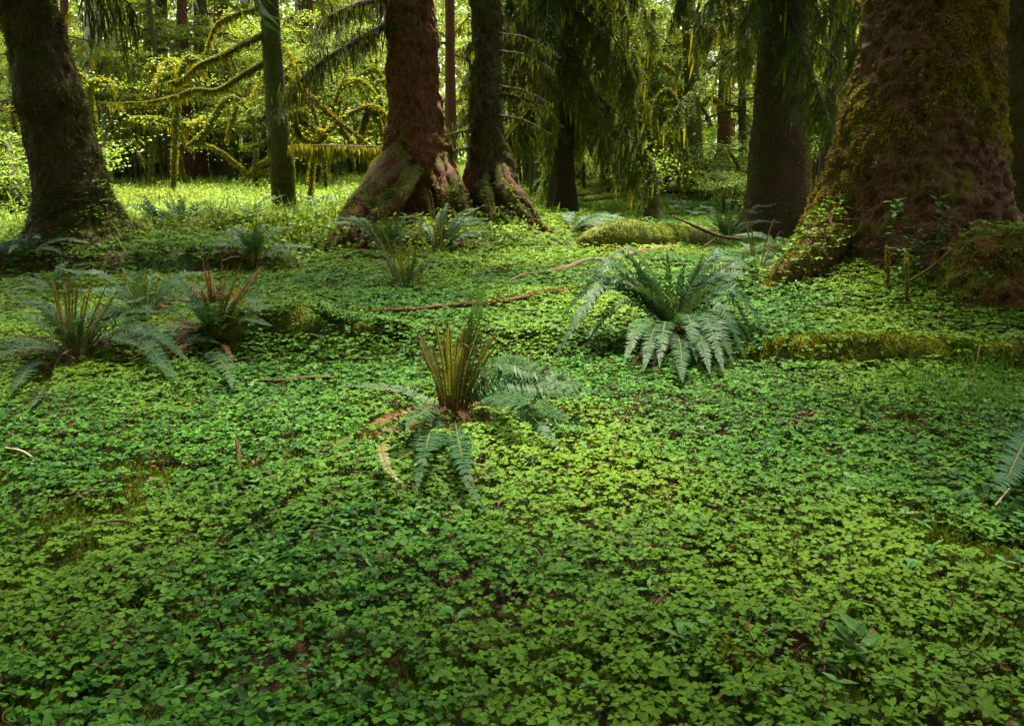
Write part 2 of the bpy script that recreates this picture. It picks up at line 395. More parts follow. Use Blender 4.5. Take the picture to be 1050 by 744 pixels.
BOUGHS = [bough(2., .45, 40, 18, .055, .011, .9, k) for k in range(5)]
BOUGHD = [bough(2., .5, 64, 18, .075, .020, 1.2, k + 40, .62) for k in range(4)]      # dense drooping curtain boughs
BOUGHC = [bough(2., .35, 26, 7, .20, .05, .7, k + 20, .7) for k in range(4)]       # fewer, broader sprays for crowns high overhead
def crown(mb, ax, z0, z1, n, L0, L1, protos, seed=0, pitch=-.05):
    rg = np.random.default_rng(seed)
    for k in range(n):
        f = (k + rg.random()) / n; z = z0 + (z1 - z0) * f; x, y, r = ax(z); a = k * 2.4 + rg.normal() * .4
        s = (L0 + (L1 - L0) * f) / 2 * rg.uniform(.7, 1.2)
        mb.merge(protos[k % len(protos)], rotz(a, pitch + rg.normal() * .15), (x + r * .8 * math.cos(a), y + r * .8 * math.sin(a), z), s, rg.normal() * .15)
    return mb
print('setup', round(time.time() - T0, 1))

# ================================================================== GROUND
def axis(lo, hi, near0, near1, fine, grow):
    a = list(np.arange(near0, near1, fine)); s = fine
    while a[-1] < hi: s *= grow; a.append(a[-1] + s)
    s = fine
    while a[0] > lo: s *= grow; a.insert(0, a[0] - s)
    return np.array(a)
gx = axis(-260, 260, -9, 9, .055, 1.06); gy = axis(-120, 320, 1.2, 15, .055, 1.06)
GX, GY = np.meshgrid(gx, gy); GZ = ground(GX, GY)
GZ = GZ + .012 * fbm(np.stack([GX * 9, GY * 9, 0 * GX], -1), 3, 77) * (np.hypot(GX, GY) < 14)
g = MB(); nx = len(gx); i = np.arange(len(gy) - 1)[:, None] * nx + np.arange(nx - 1)[None]
g.add(np.stack([GX, GY, GZ], -1).reshape(-1, 3), np.stack([i, i + 1, i + nx + 1, i + nx], -1).reshape(-1, 4))
tag(part('ground', g, M['soil']), kind='structure')

COVER = []                                                   # extra surfaces the clover climbs: (points)
FAR = lambda p: np.hypot(p[:, 0], p[:, 1])

# ================================================================== BIG TREES
# giant spruce on the right
t = thing('giant_spruce', 'enormous old spruce trunk, moss over purple brown bark, filling the upper right corner', 'tree', (3.9, 8.9, .4))
mb = MB(); Yg = 8.9
axg = trunk(mb, [(308, 806, 1062), (285, 812, 1056), (260, 822, 1046), (235, 832, 1038), (210, 842, 1030), (180, 851, 1026), (140, 862, 1020), (100, 871, 1019), (60, 880, 1020), (13, 891, 1022)], Yg, 24, (4, .13), .10, 260, .022, 4, 0, None, .9, .45)
GIANT = mb
part('trunk', mb, M['bigbark'], t)
low = lambda p: (p[:, 2] < 4.2) & (p[:, 1] < Yg + .9)
mk = lambda p, n: low(p) * np.clip(.15 + 2.6 * fbm(p * np.array([1.7, 1.7, 1.2]), 4, 51) + .9 * sstep(.5, 1.0, n[:, 0]) + .25 * (p[:, 2] > 1.6) + .5 * sstep(-.3, -.8, n[:, 0]) - 1.7 * np.exp(-.5 * (((p[:, 0] - 4.2) / .5) ** 2 + ((p[:, 2] - 1.05) / .42) ** 2)), 0, 1.4)
part('moss', moss_on(mb, 52000, mk, .040, .012, .8), M['mossgold'], t, False)
ro = MB()
for pts in ([(*W(866, 222, 8.8), .24), (*W(844, 252, 8.4), .21), (*W(826, 270, 8.2), .17), (*W(804, 286, 8.0), .12), (*W(782, 304, 7.8), .05)],):
    tube(ro, pts, 40, 28, .05, 4., 3)
part('root', ro, M['bigbark'], t)
part('moss', moss_on(ro, 5000, lambda p, n: np.clip(.1 + 1.6 * fbm(p * 2.6, 3, 55) + .5 * n[:, 2], 0, 1.3), .035, .011, .8), M['mossgold'], t, False)
cr = crown(MB(), axg, 8.5, 21, 28, 2.6, 1.6, BOUGHC, 5); part('crown', cr, [M['needle'], M['darkbark']], t, False)

# root mass / mossy stump at the foot of the giant spruce
t = thing('mossy_stump', 'broad moss-covered broken stump at the right foot of the giant spruce', 'stump', P(1000, 330))
mb = MB(); axs = trunk(mb, [(338, 938, 1085), (315, 952, 1082), (292, 964, 1078), (268, 980, 1072), (248, 996, 1066), (236, 1012, 1060)], 7.2, 1.02, (4, .28), .10, 120, .02, 9, 0, None, .4, .5)
axc = axs(.95); v = mb.v[0]; topz = W(0, 238, 7.2)[2]
v[:, 2] = np.where(v[:, 2] > topz, topz + .06 * fbm(v * 5, 2, 4), v[:, 2])
nT = 120; c = np.array([[axc[0], axc[1], topz + .03]]); mb.add(c, None, None)
base = len(mb.v[0]); last = np.arange(base - nT, base); mb.t.append(np.stack([last, np.roll(last, -1), np.full(nT, base)], -1)); mb.tm.append(np.zeros(nT, np.int32))
part('stump_wood', mb, M['rootbark'], t)
STUMP = mb
part('moss', moss_on(mb, 16000, lambda p, n: (p[:, 1] < 7.5) * np.clip(.45 + 1.6 * fbm(p * 2.2, 3, 12) + .6 * n[:, 2], 0, 1.5), .026, .009, .9), M['moss'], t, False)
st2 = MB(); tube(st2, [(*W(926, 292, 7.0), .007), (*W(955, 274, 6.9), .010), (*W(976, 256, 6.85), .009)], 16, 8, .004, 20)
part('broken_branch', st2, M['wood'], t)

# second trunk behind the giant, at the right border
t = thing('dark_spruce', 'dark shaded trunk behind the giant spruce at the right border', 'tree', (7.2, 11.2, .3))
mb = MB(); axr = trunk(mb, [(260, 995, 1120), (200, 1008, 1110), (100, 1018, 1105), (13, 1021, 1105)], 11.2, 22, (5, .15), .05, 90, .06, 12)
part('trunk', mb, M['darkbark'], t)
part('moss', moss_on(mb, 5000, lambda p, n: (p[:, 2] < 4) * np.clip(.3 + 2 * fbm(p * 2, 3, 8), 0, 1), .05, .014, .9), M['mossdark'], t, False)
part('crown', crown(MB(), axr, 5.5, 20, 30, 3.6, 2., BOUGHC, 15), [M['needle'], M['darkbark']], t, False)

# left spruce
t = thing('mossy_spruce', 'thick dark moss-blackened spruce trunk leaning out at the left border', 'tree', (-5.5, 10.9, .4))
mb = MB(); Yl = 10.9
axl = trunk(mb, [(268, 8, 200), (256, 18, 168), (244, 27, 146), (230, 33, 129), (214, 37, 117), (190, 36, 108), (150, 30, 97), (100, 20, 83), (60, 12, 71), (13, 2, 60)], Yl, 24, (5, .16), .058, 150, .035, 2, 0, None, .6, .45)
part('trunk', mb, M['darkbark'], t)
part('moss', moss_on(mb, 16000, lambda p, n: (p[:, 2] < 4.6) * np.clip(.5 + 1.8 * fbm(p * 1.6, 3, 21) + .2 * n[:, 0], 0, 1.2), .05, .012, .9), M['mossdark'], t, False)
LEFT = mb
part('crown', crown(MB(), axl, 5.2, 22, 40, 4., 2., BOUGHC, 25), [M['needle'], M['darkbark']], t, False)
hb = MB()
for px, py, l in ((92, 6, 60), (120, 4, 75), (105, 8, 40), (135, 8, 40)):            # boughs that trail in at the top, with hanging moss
    a = W(70, -30, Yl); b = W(px, py, Yl - .3); tube(hb, [(*a, .03), (*((a + b) / 2 + [0, 0, .15]), .022), (*b, .012), (*W(px + 6, py + l * .5, Yl - .3), .006)], 16, 6, mat=1)
    drapes(hb, [a, (a + b) / 2 + [0, 0, .15], b, W(px + 4, py + l * .6, Yl - .3)], 110, .10, .85 * l / 75, .022, 0, .05)
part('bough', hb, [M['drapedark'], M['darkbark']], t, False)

# thin mossy tree with two long branches
pb = P(290, 229); Yt = pb[1]
t = thing('slender_tree', 'slender mossy tree with two long drooping branches, left of the red spruce', 'tree', pb)
mb = MB(); axt = trunk(mb, [(236, 276, 309), (226, 281, 305), (205, 280, 303), (180, 278, 302), (150, 276, 298), (120, 273, 295), (60, 270, 289), (13, 268, 286)], Yt, 15, (4, .1), .014, 56, .04, 31, 0, None, .25, .3)
part('trunk', mb, M['greenbark'], t)
THIN = mb
part('moss', moss_on(mb, 7000, lambda p, n: (p[:, 2] < 4.5) * np.clip(.35 + 1.8 * fbm(p * 2.2, 3, 27) - .9 * np.exp(-.5 * ((p[:, 2] - 1.75) / .16) ** 2), 0, 1), .035, .011, .9), M['moss'], t, False)
for pts, nd in (([(272, 64, .05, 0), (245, 80, .045, .2), (222, 93, .04, .3), (200, 92, .034, .4), (180, 99, .028, .5), (150, 105, .02, .5), (112, 106, .010, .5)], 620),
                ([(271, 36, .05, 0), (248, 46, .045, -.3), (228, 57, .04, -.5), (205, 66, .032, -.7), (188, 80, .022, -.9), (170, 86, .010, -1.)], 520),
                ([(271, 8, .035, 0), (240, 16, .03, .2), (222, 26, .022, .4), (212, 48, .012, .4)], 300)):
    b = MB(); q = [(*W(x, y, Yt + dy), r) for x, y, r, dy in pts]; tube(b, q, 40, 9, .012, 14, 3, 1)
    drapes(b, [p[:3] for p in q], nd, .04, .24, .022, 0, .02)
    moss_on(MB().merge(b), 1500, lambda p, n: np.clip(.4 + n[:, 2], .05, 1.5), .03, .012, .3, b)
    part('branch', b, [M['drape'], M['greenbark']], t, False)
for pts in ([(297, 118, .05), (311, 116, .045), (316, 122, .02)], [(300, 152, .03), (318, 150, .012)], [(278, 143, .03), (262, 150, .018), (250, 152, .01)]):
    b = MB(); tube(b, [(*W(x, y, Yt - .1), r) for x, y, r in pts], 12, 8, .012, 14); part('knob', moss_on(MB().merge(b), 500, None, .05, .016, .5, b), M['moss'], t, False)
part('crown', crown(MB(), axt, 5.5, 14, 20, 2., 1.2, BOUGHC, 35), [M['needle'], M['darkbark']], t, False)

# centre pair
Yc = 12.7
t = thing('red_spruce', 'red-barked spruce standing on a great arching mossy root in the middle', 'tree', (-1.4, Yc, .5))
mb = MB(); axc_ = trunk(mb, [(262, 400, 512), (240, 400, 502), (220, 399, 490), (200, 397, 479), (180, 394, 470), (160, 393, 463), (140, 395, 458), (120, 398, 454), (80, 399, 449), (40, 399, 446), (13, 399, 444)], Yc, 25, (5, .10), .075, 150, .03, 6, 0, None, .6, .45)
CEN = mb
part('trunk', mb, M['redbark'], t)
part('moss', moss_on(mb, 9000, lambda p, n: (p[:, 2] < 4.2) * np.clip(-.12 + 1.9 * fbm(p * 1.6, 3, 33) + .55 * sstep(.0, -.9, n[:, 0]), 0, 1), .036, .011, .9), M['mossgold'], t, False)
def root(parent, spec, amp=.065, n=70, seg=36, nm=2600, mossm='moss', thr=.2):
    b = MB(); tube(b, [(*W(x, y, Y), r) for x, y, Y, r in spec], n, seg, amp, 4.5, int(spec[0][0]))
    o = part('root', b, M['rootbark'], parent); COVER.append(b)
    part('moss', moss_on(b, nm, lambda p, n: np.clip(thr + 1.9 * fbm(p * 2.6, 3, 35) + .8 * n[:, 2], 0, 1.4), .04, .012, .9), M[mossm], o, False)
root(t, [(414, 158, 12.75, .15), (400, 172, 12.4, .19), (384, 190, 12.05, .18), (366, 214, 11.7, .15), (352, 240, 11.35, .12), (338, 264, 11.05, .10), (322, 280, 10.85, .05)], nm=1600, thr=.0)
root(t, [(394, 184, 12.9, .15), (370, 212, 12.8, .12), (350, 236, 12.6, .10), (330, 254, 12.4, .06), (312, 268, 12.2, .03)], nm=1000)
root(t, [(404, 190, 12.0, .06), (405, 212, 11.6, .055), (401, 234, 11.4, .05), (398, 256, 11.2, .03)], nm=200, thr=-.2)
root(t, [(392, 204, 11.75, .05), (391, 222, 11.45, .045), (388, 244, 11.2, .04), (384, 262, 11.0, .025)], nm=200, thr=-.2)
def bundle(parent, spec, n, r, spread, seed, nm=700, thr=.0):
    rg = np.random.default_rng(seed); m = len(spec); ph = rg.uniform(0, 6.28, n)
    for k in range(n):
        s = []
        for i, (x, y, Y) in enumerate(spec):
            f = i / (m - 1); a_ = ph[k] + f * rg.uniform(.5, 2.2); sp = spread * (1 - .45 * f) * rg.uniform(.6, 1.2)
            s.append((x + rg.normal() * 2.6 + math.cos(a_) * sp * 70, y - math.sin(a_) * sp * 55 * (1 - f) , Y - .5 * sp * abs(math.sin(a_ * 1.3)), r * (1.1 - .75 * f) * rg.uniform(.75, 1.25) * (.45 if i == 0 else 1)))
        root(parent, s, .055, 70, 20, nm // n * 2, thr=thr)
red = bpy.data.objects['red_spruce']
bundle(red, [(418, 150, 12.7), (402, 172, 12.2), (384, 194, 11.8), (364, 220, 11.4), (349, 244, 11.1), (333, 264, 10.85), (318, 282, 10.7)], 7, .10, .17, 3, 3000, .15)
bundle(red, [(428, 166, 12.5), (410, 186, 11.95), (396, 206, 11.55), (384, 226, 11.25), (374, 250, 10.95), (362, 276, 10.7)], 5, .085, .12, 4, 1400, .05)
bundle(red, [(448, 160, 12.5), (456, 190, 12.1), (468, 212, 11.9), (480, 234, 11.75), (488, 256, 11.6)], 5, .08, .13, 5, 700, -.25)
# boughs of the red spruce reaching left
def mossy_bough(parent, spec, nd, lo, hi, wd, mats=('drapedark', 'darkbark'), needles=True, spread=.10, sc=.5, seed=0):
    b = MB(); q = np.array([(*W(x, y, Y), r) for x, y, Y, r in spec]); tube(b, q, 40, 8, .01, 14, 1, 1)
    drapes(b, q[:, :3], nd, lo, hi, wd, 0, spread)
    part('bough', b, [M[mats[0]], M[mats[1]]], parent, False)
    if needles:
        nb = MB(); c = curve(q[:, :3], 30); rg = np.random.default_rng(seed)
        for k in range(4, 30, 3):
            d = c[min(k + 1, 29)] - c[max(k - 1, 0)]; a = math.atan2(d[1], d[0]) + rg.choice([-1, 1]) * rg.uniform(.5, 1.3)
            nb.merge(BOUGHS[k % 5], rotz(a, -.55 + rg.normal() * .2), c[k], sc * rg.uniform(.5, .9), rg.normal() * .15)
        part('spray', nb, [M['needle'], M['darkbark']], parent, False)
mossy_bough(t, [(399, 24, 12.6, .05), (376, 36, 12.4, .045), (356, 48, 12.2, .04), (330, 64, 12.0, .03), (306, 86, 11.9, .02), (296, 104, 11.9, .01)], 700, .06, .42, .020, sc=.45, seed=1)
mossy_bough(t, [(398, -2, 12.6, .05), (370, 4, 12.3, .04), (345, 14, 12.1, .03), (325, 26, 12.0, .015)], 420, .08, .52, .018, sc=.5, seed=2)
mossy_bough(t, [(394, 152, 12.7, .035), (360, 151, 12.6, .03), (325, 150, 12.5, .025), (300, 150, 12.5, .015)], 1100, .05, .36, .028, ('drape', 'darkbark'), False, .05)
part('crown', crown(MB(), axc_, 8, 23, 26, 2.3, 1.5, BOUGHC, 45), [M['needle'], M['darkbark']], t, False)

t = thing('twin_spruce', 'darker narrow spruce rooted close beside the red spruce', 'tree', (-.35, 13.2, .5))
mb = MB(); Yd = 13.0
axd = trunk(mb, [(248, 462, 570), (234, 466, 558), (218, 470, 546), (200, 474, 536), (180, 477, 528), (150, 481, 520), (120, 484, 516), (80, 485, 515), (40, 484, 514), (13, 483, 514)], Yd, 23, (4, .22), .07, 120, .035, 8, 0, None, .6, .45)
part('trunk', mb, M['darkbark'], t); TWIN = mb
part('moss', moss_on(mb, 5000, lambda p, n: (p[:, 2] < 4) * np.clip(.0 + 1.9 * fbm(p * 1.8, 3, 39), 0, 1), .04, .012, .9), M['mossdark'], t, False)
bundle(t, [(510, 170, 12.8), (522, 196, 12.4), (538, 216, 12.15), (556, 232, 12.0), (578, 244, 11.9)], 5, .075, .09, 6, 300, -.3)
bundle(t, [(496, 186, 12.6), (500, 208, 12.25), (506, 230, 12.0), (512, 250, 11.85)], 4, .07, .10, 7, 260, -.3)
for y in (34, 52, 88, 96, 118, 132, 150):                          # dead snags on the trunk
    s = 1 if R.random() < .5 else -1; b = MB(); a = W(500 + s * 12, y, Yd - .2)
    tube(b, [(*a, .022), (*(a + [s * .35, -.2, -.08]), .014), (*(a + [s * .7, -.3, -.26]), .005)], 14, 6, .008, 12, 1, 1); drapes(b, [a, a + [s * .35, -.2, -.08], a + [s * .7, -.3, -.26]], 110, .03, .28, .02, 0, .02)
    part('dead_branch', b, [M['drapedark'], M['darkbark']], t, False)
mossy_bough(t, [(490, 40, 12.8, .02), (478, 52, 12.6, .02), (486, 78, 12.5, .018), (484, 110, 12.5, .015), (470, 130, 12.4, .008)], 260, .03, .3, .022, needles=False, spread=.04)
part('crown', crown(MB(), axd, 8, 21, 20, 2.0, 1.4, BOUGHC, 55), [M['needle'], M['darkbark']], t, False)

# drooping spruce behind, its curtain of boughs beside the twin trunk
def curtain_tree(name, label, base_px, Y, rows, z0, z1, n, L0, L1, seed, bark='darkbark', ztop=20., group=None, mats='needle', pitch=-.35, moss=600, protos=None):
    x0 = W(base_px, 200, Y)[0]; t = thing(name, label, 'tree', (x0, Y, gz(x0, Y)), group)
    mb = MB(); ax = trunk(mb, rows, Y, ztop, (5, .15), .04, 48, .08, seed); part('trunk', mb, M[bark], t)
    c = crown(MB(), ax, z0, z1, n, L0, L1, protos or BOUGHS, seed, pitch); part('crown', c, [M[mats], M['darkbark']], t, False)
    if moss:
        d = MB(); v, tr = c.tri_arrays(); k = R.choice(len(v), moss); p = v[k][v[k][:, 2] < 6]
        blades(d, p, np.tile([0, 0, -1.], (len(p), 1)) + R.normal(size=(len(p), 3)) * .1, R.uniform(.08, .45, len(p)), .04, None, None, 0, R.random(len(p)))
        part('hanging_moss', d, M['drape'], t, False)
    return t, ax
t, ax5 = curtain_tree('drooping_spruce', 'spruce with a thick dark curtain of drooping boughs right of the twin trunk', 578, 17.0,
    [(205, 561, 595), (185, 566, 590), (150, 568, 588), (80, 569, 587), (13, 569, 586)], 2.3, 7.5, 66, 2.1, 2.2, 61, pitch=-.40, moss=3600, protos=BOUGHD, mats='needlemid')
t, ax6 = curtain_tree('shaded_spruce', 'black-trunked spruce standing just left of the giant spruce', 798, 15.5,
    [(232, 758, 838), (222, 763, 832), (200, 767, 830), (150, 771, 829), (100, 775, 828), (60, 778, 828), (13, 782, 826)], 3.3, 10, 48, 2.2, 2.2, 66, pitch=-.38, moss=2600, protos=BOUGHD, mats='needlemid')
tm = MB(); src = MB(); trunk(src, [(232, 758, 838), (222, 763, 832), (200, 767, 830), (150, 771, 829), (100, 775, 828), (60, 778, 828), (13, 782, 826)], 15.5, 20, (5, .15), .04, 48, .08, 66)
part('moss', moss_on(src, 6000, lambda p, n: (p[:, 2] < 4) * np.clip(.1 + 1.2 * fbm(p * 2, 3, 71) + 1.6 * sstep(.5, .95, n[:, 0]), 0, 2), .05, .014, .9), M['mossgold'], t, False)
print('big trees', round(time.time() - T0, 1))

# ================================================================== BACKGROUND FOREST
def straight_tree(name, label, px, py_base, Y, w, lean, bark, crownz=6., seed=0, snags=8, group=None, ztop=20., mossn=0, nb=16, cat='tree', protos=None, cmat='needlefar'):
    x0 = W(px, py_base, Y)[0]; t = thing(name, label, cat, (x0, Y, gz(x0, Y)), group)
    mb = MB(); zb = gz(x0, Y); pyb = 372 + F * math.tan(math.atan2(1.4 - zb, Y) - PITCH)
    rows = [(pyb + 2, px - w * .75, px + w * .75), (pyb - 8, px - w * .55, px + w * .55), (100, px - w * .46 + lean * .5, px + w * .46 + lean * .5), (13, px - w * .42 + lean, px + w * .42 + lean)]
    ax = trunk(mb, rows, Y, ztop, (4, .12), .02, 22, .16, seed)
    part('trunk', mb, M[bark], t)
    if mossn: part('moss', moss_on(mb, mossn, lambda p, n: (p[:, 2] < 8) * 1., .07, .022, .8), M['moss'], t, False)
    rg = np.random.default_rng(seed)
    for k in range(snags):
        sn = MB()
        z = zb + rg.uniform(1., 7); x, y, r = ax(z); a = rg.uniform(0, 2 * PI); l = rg.uniform(.5, 1.7); d = np.array([math.cos(a), math.sin(a), rg.uniform(-.3, .25)])
        p = np.array([x, y, z]); tube(sn, [(*p, .03), (*(p + d * l * .5), .022), (*(p + d * l + [0, 0, -.2 * l]), .006)], 8, 5, mat=1)
        drapes(sn, [p, p + d * l * .5, p + d * l + [0, 0, -.2 * l]], 60, .05, .35, .04, 0, .02)
        part('dead_branch', sn, [M['drape'], M['darkbark']], t, False)
    part('crown', crown(MB(), ax, crownz, ztop - 1, nb, 2.8, 1.6, protos or BOUGHC, seed), [M[cmat], M['darkbark']], t, False)
    return t
G_RED = 'red-barked trunks along the far edge of the clearing'; G_CON = 'distant conifer trunks in the background forest'
straight_tree('spruce', 'reddish trunk at the far edge of the clearing, left one of a close pair', 193, 192, 33, 11, -6, 'redbark', 8, 101, 4)
straight_tree('spruce', 'reddish trunk at the far edge of the clearing, right one of a close pair', 207, 192, 34, 12, -3, 'redbark', 8, 102, 4)
straight_tree('spruce', 'dark leaning trunk on the far side of the clearing, behind the arched mossy stem', 230, 192, 34, 11, -22, 'greenbark', 8, 103, 3)
straight_tree('sapling', 'thin leaning mossy trunk left of the paired reddish trunks', 176, 190, 31, 5, -22, 'greenbark', 9, 104, 2, cat='tree')
straight_tree('spruce', 'dark green mossed trunk with a leaning base, right of the leafy broken post', 714, 196, 25, 17, -8, 'greenbark', 7, 105, 3, mossn=1500)
straight_tree('spruce', 'reddish far trunk bristling with mossy dead branches, right of the mossed leaning trunk', 741, 186, 30, 14, 4, 'redbark', 8, 106, 22)
straight_tree('spruce', 'thin black trunk between the drooping spruce and the arching mossy stems', 655, 186, 27, 9, -4, 'darkbark', 8, 107, 4)
straight_tree('spruce', 'red trunk glimpsed in the gap between the two central spruces', 463, 200, 20, 12, -2, 'redbark', 8, 108, 6)
straight_tree('spruce', 'dark trunk squeezed between the shaded spruce and the giant spruce', 846, 205, 18, 18, 14, 'darkbark', 5, 109, 6)
for k, (px, Y, w, l) in enumerate([(88, 30, 7, 2), (98, 32, 8, -4), (112, 31, 8, -12), (128, 34, 7, -14), (345, 40, 5, -10), (372, 42, 6, -4), (310, 44, 4, -6), (30, 28, 5, -8)]):
    straight_tree('alder', 'pale slim alder stem among bright leaves behind the clearing', px, 185, Y, w, l, 'alder', 8.5, 120 + k, 0, 'pale alder stems behind the clearing', 17, 0, 10)
rg = np.random.default_rng(5)
kinds = ['redbark', 'greenbark', 'greenbark']
for k in range(44):
    Y = rg.uniform(36, 62); px = rg.uniform(-60, 1110); w = rg.uniform(9, 17) * 38 / Y
    straight_tree('conifer', 'distant conifer trunk deep in the background forest', px, 180, Y, w, rg.normal() * 4, kinds[k % 3], rg.uniform(7, 10), 140 + k, 6, G_CON, rg.uniform(16, 22), 0, 9)
for k, (px, py, Y, w) in enumerate([(545, 190, 28, 9), (620, 186, 30, 11), (690, 186, 33, 8), (762, 190, 26, 8), (775, 190, 31, 10), (320, 190, 36, 7), (255, 190, 38, 9), (150, 190, 37, 9), (60, 195, 26, 10), (18, 200, 24, 9), (868, 200, 24, 10)]):
    straight_tree('conifer', 'mid-distance conifer trunk draped with moss in the background forest', px, py, Y, w, R.normal() * 4, kinds[(k + 1) % 3], R.uniform(5.5, 7.5), 200 + k, 14, 'mid-distance conifer trunks in the background forest', 18, 0, 10)
print('conifers', round(time.time() - T0, 1))

# vine maples: arching mossy stems with layered bright leaves
def vine_maple(name, label, seed, H=5., spread=2.6, nst=5, nleaf=5200, ls=.070, group=None, mossy=1., leafm='maple', cat='small tree', loc=(0, 0, 0)):
    rg = np.random.default_rng(seed); t = thing(name, label, cat, (0, 0, 0), group); lf = MB()
    for k in range(nst):
        a = rg.uniform(0, 2 * PI); h = H * rg.uniform(.6, 1.05); s = spread * rg.uniform(.5, 1.1); d = np.array([math.cos(a), math.sin(a), 0]); pv = np.array([-d[1], d[0], 0]) * rg.normal() * .4
        pts = np.array([[0, 0, -.1], d * s * .12 + [0, 0, h * .35], d * s * .35 + pv * .5 + [0, 0, h * .72], d * s * .75 + pv + [0, 0, h * .95], d * s * 1.25 + pv + [0, 0, h * .82]]) + np.r_[d[:2] * .12, 0]
        b = MB(); tube(b, np.c_[pts, [.06, .05, .042, .03, .01]], 26, 7, .014, 9, seed + k, 1); c = curve(pts, 40)
        drapes(b, pts[1:], int(220 * mossy), .05, .50, .035, 0, .03)
        for j in range(12):                                        # twigs carrying flat leaf layers
            q = c[int(rg.uniform(12, 39))]; e = rg.uniform(0, 2 * PI); l = rg.uniform(.4, 1.4); dd = np.array([math.cos(e), math.sin(e), rg.uniform(-.1, .35)])
            e_ = q + dd * l; tube(b, [(*q, .018), (*(q + dd * l * .5 + [0, 0, .08]), .012), (*e_, .004)], 8, 5, .004, 9, j, 1)
            drapes(b, [q, q + dd * l * .5 + [0, 0, .08], e_], int(26 * mossy), .04, .25, .03, 0, .015)
            n = int(nleaf * 1.25) // (nst * 12); pos = q + dd * l * np.clip(rg.normal(.75, .32, n), .1, 1.3)[:, None] + rg.normal(size=(n, 3)) * np.array([.19, .19, .035])
            leaves(lf, pos, np.array([0, 0, 1.]) + rg.normal(size=(n, 3)) * .38, ls * rg.uniform(.6, 1.25, n), 0, np.clip(rg.normal(.5, .25, n) + rg.normal() * .15, 0, 1), .8)
        part('stem', b, [M['drape'], M['greenbark']], t, False)
    part('crown', lf, M[leafm], t, False); return t
lab = 'vine maple with moss-hung stems and bright layered leaves at the forest edge'; grp = 'vine maples along the forest edge'
VM = [vine_maple('vine_maple', lab, 300 + k, [5.2, 6.5, 4.2, 7.2, 5.8][k], [2.4, 2.8, 2.2, 3.0, 2.6][k], 5, [5200, 6800, 4400, 7600, 6000][k], group=grp) for k in range(5)]
spots = []
for k in range(58):
    px = rg.uniform(-30, 420) if k < 34 else rg.uniform(500, 1060); Y = rg.uniform(30, 46) if k < 34 else rg.uniform(24, 44)
    spots.append((px, Y))
spots += [(95, 31), (60, 28), (120, 34), (140, 33), (165, 36), (215, 37), (250, 36), (330, 34), (365, 36), (20, 22), (545, 24), (680, 27), (630, 26)]
for k, (px, Y) in enumerate(spots):
    x = W(px, 180, Y)[0]; loc = (x, Y, gz(x, Y)); o = VM[k % 5]
    if k < 5: o.location = Vector([float(c) for c in loc]); o.rotation_euler.z = k * 1.3
    else: copy_tree(o, loc, rg.uniform(0, 6.28), rg.uniform(.75, 1.2))
# low leafy shrubs
lab2 = 'low leafy understory shrub on the far side of the clearing'; grp2 = 'low shrubs at the far side'
SH = [vine_maple('shrub', lab2, 330 + k, 1.5, .9, 6, 3400, .062, grp2, .3, 'maple2', 'shrub') for k in range(3)]
sp = [(rg.uniform(-20, 180), rg.uniform(33, 41)) for _ in range(14)] + [(rg.uniform(280, 400), rg.uniform(36, 42)) for _ in range(8)] + [(rg.uniform(80, 430), rg.uniform(40, 48)) for _ in range(22)] + [(rg.uniform(540, 880), rg.uniform(29, 38)) for _ in range(24)] + [(150, 34), (10, 17), (22, 15), (748, 21), (770, 23), (735, 24), (600, 31)]
for k, (px, Y) in enumerate(sp):
    x = W(px, 180, Y)[0]; loc = (x, Y, gz(x, Y)); o = SH[k % 3]
    if k < 3: o.location = Vector([float(c) for c in loc])
    else: copy_tree(o, loc, rg.uniform(0, 6.28), rg.uniform(.6, 1.2))

# the wood beyond and around, read as one mass, plus unseen leaves added for shade
fw = MB()
for n, a0, a1, lo, hi in ((130000, -.75, .75, .22, .62), (9000, .75, 2 * PI - .75, .7, 2.)):
    a = rg.uniform(a0, a1, n); rr = rg.uniform(58, 84, n); x = rr * np.sin(a); y = rr * np.cos(a); z = ground(x, y) + rg.uniform(0, 1, n) ** 1.15 * 19
    kk = rg.random(n) < .62; p = np.stack([x, y, z], -1) + 0; leaves(fw, p[kk], rg.normal(size=(kk.sum(), 3)), rg.uniform(lo, hi, kk.sum()), 0, None, .75)
    leaves(fw, p[~kk], rg.normal(size=((~kk).sum(), 3)), rg.uniform(lo, hi, (~kk).sum()), 1, None, .6)
n = 7500; x = rg.uniform(-26, 26, n); y = rg.uniform(-32, -8, n); z = rg.uniform(1., 18, n)           # unseen leaves added behind the viewer to block the sky light
leaves(fw, np.stack([x, y, z], -1), rg.normal(size=(n, 3)), rg.uniform(.5, 1.3, n), 1, None, .7)
n = 13000; x = rg.uniform(-15, 13, n); y = rg.uniform(-8, 11, n); z = rg.uniform(6.5, 13, n)   # unseen leaves added overhead to shade the foreground, open towards the middle
px_, py_ = x - .056 * z, y - .40 * z                               # where each one shades the ground
edge = 3.4 + .5 * n2(x, y, 2., 5) ; k = (py_ < edge) | (np.hypot((px_ - .9) / 4.6, (py_ - 7.0) / 6.0) > 1.)
k &= rg.random(n) < np.where(py_ < 3.2, 1., .7) * np.where(px_ > 1.2, .55, 1.); leaves(fw, np.stack([x, y, z], -1)[k], rg.normal(size=(k.sum(), 3)), rg.uniform(.4, .9, k.sum()), 1, None, .7)
n = 5200; x = np.where(rg.random(n) < .6, rg.uniform(-32, -15, n), rg.uniform(14, 30, n)); y = rg.uniform(-12, 11, n); z = rg.uniform(.8, 16, n); k = (x < 0) | (y < 5)      # more unseen leaves, added at either side to block low light
leaves(fw, np.stack([x, y, z], -1)[k], rg.normal(size=(k.sum(), 3)), rg.uniform(.5, 1.2, k.sum()), 1, None, .7)
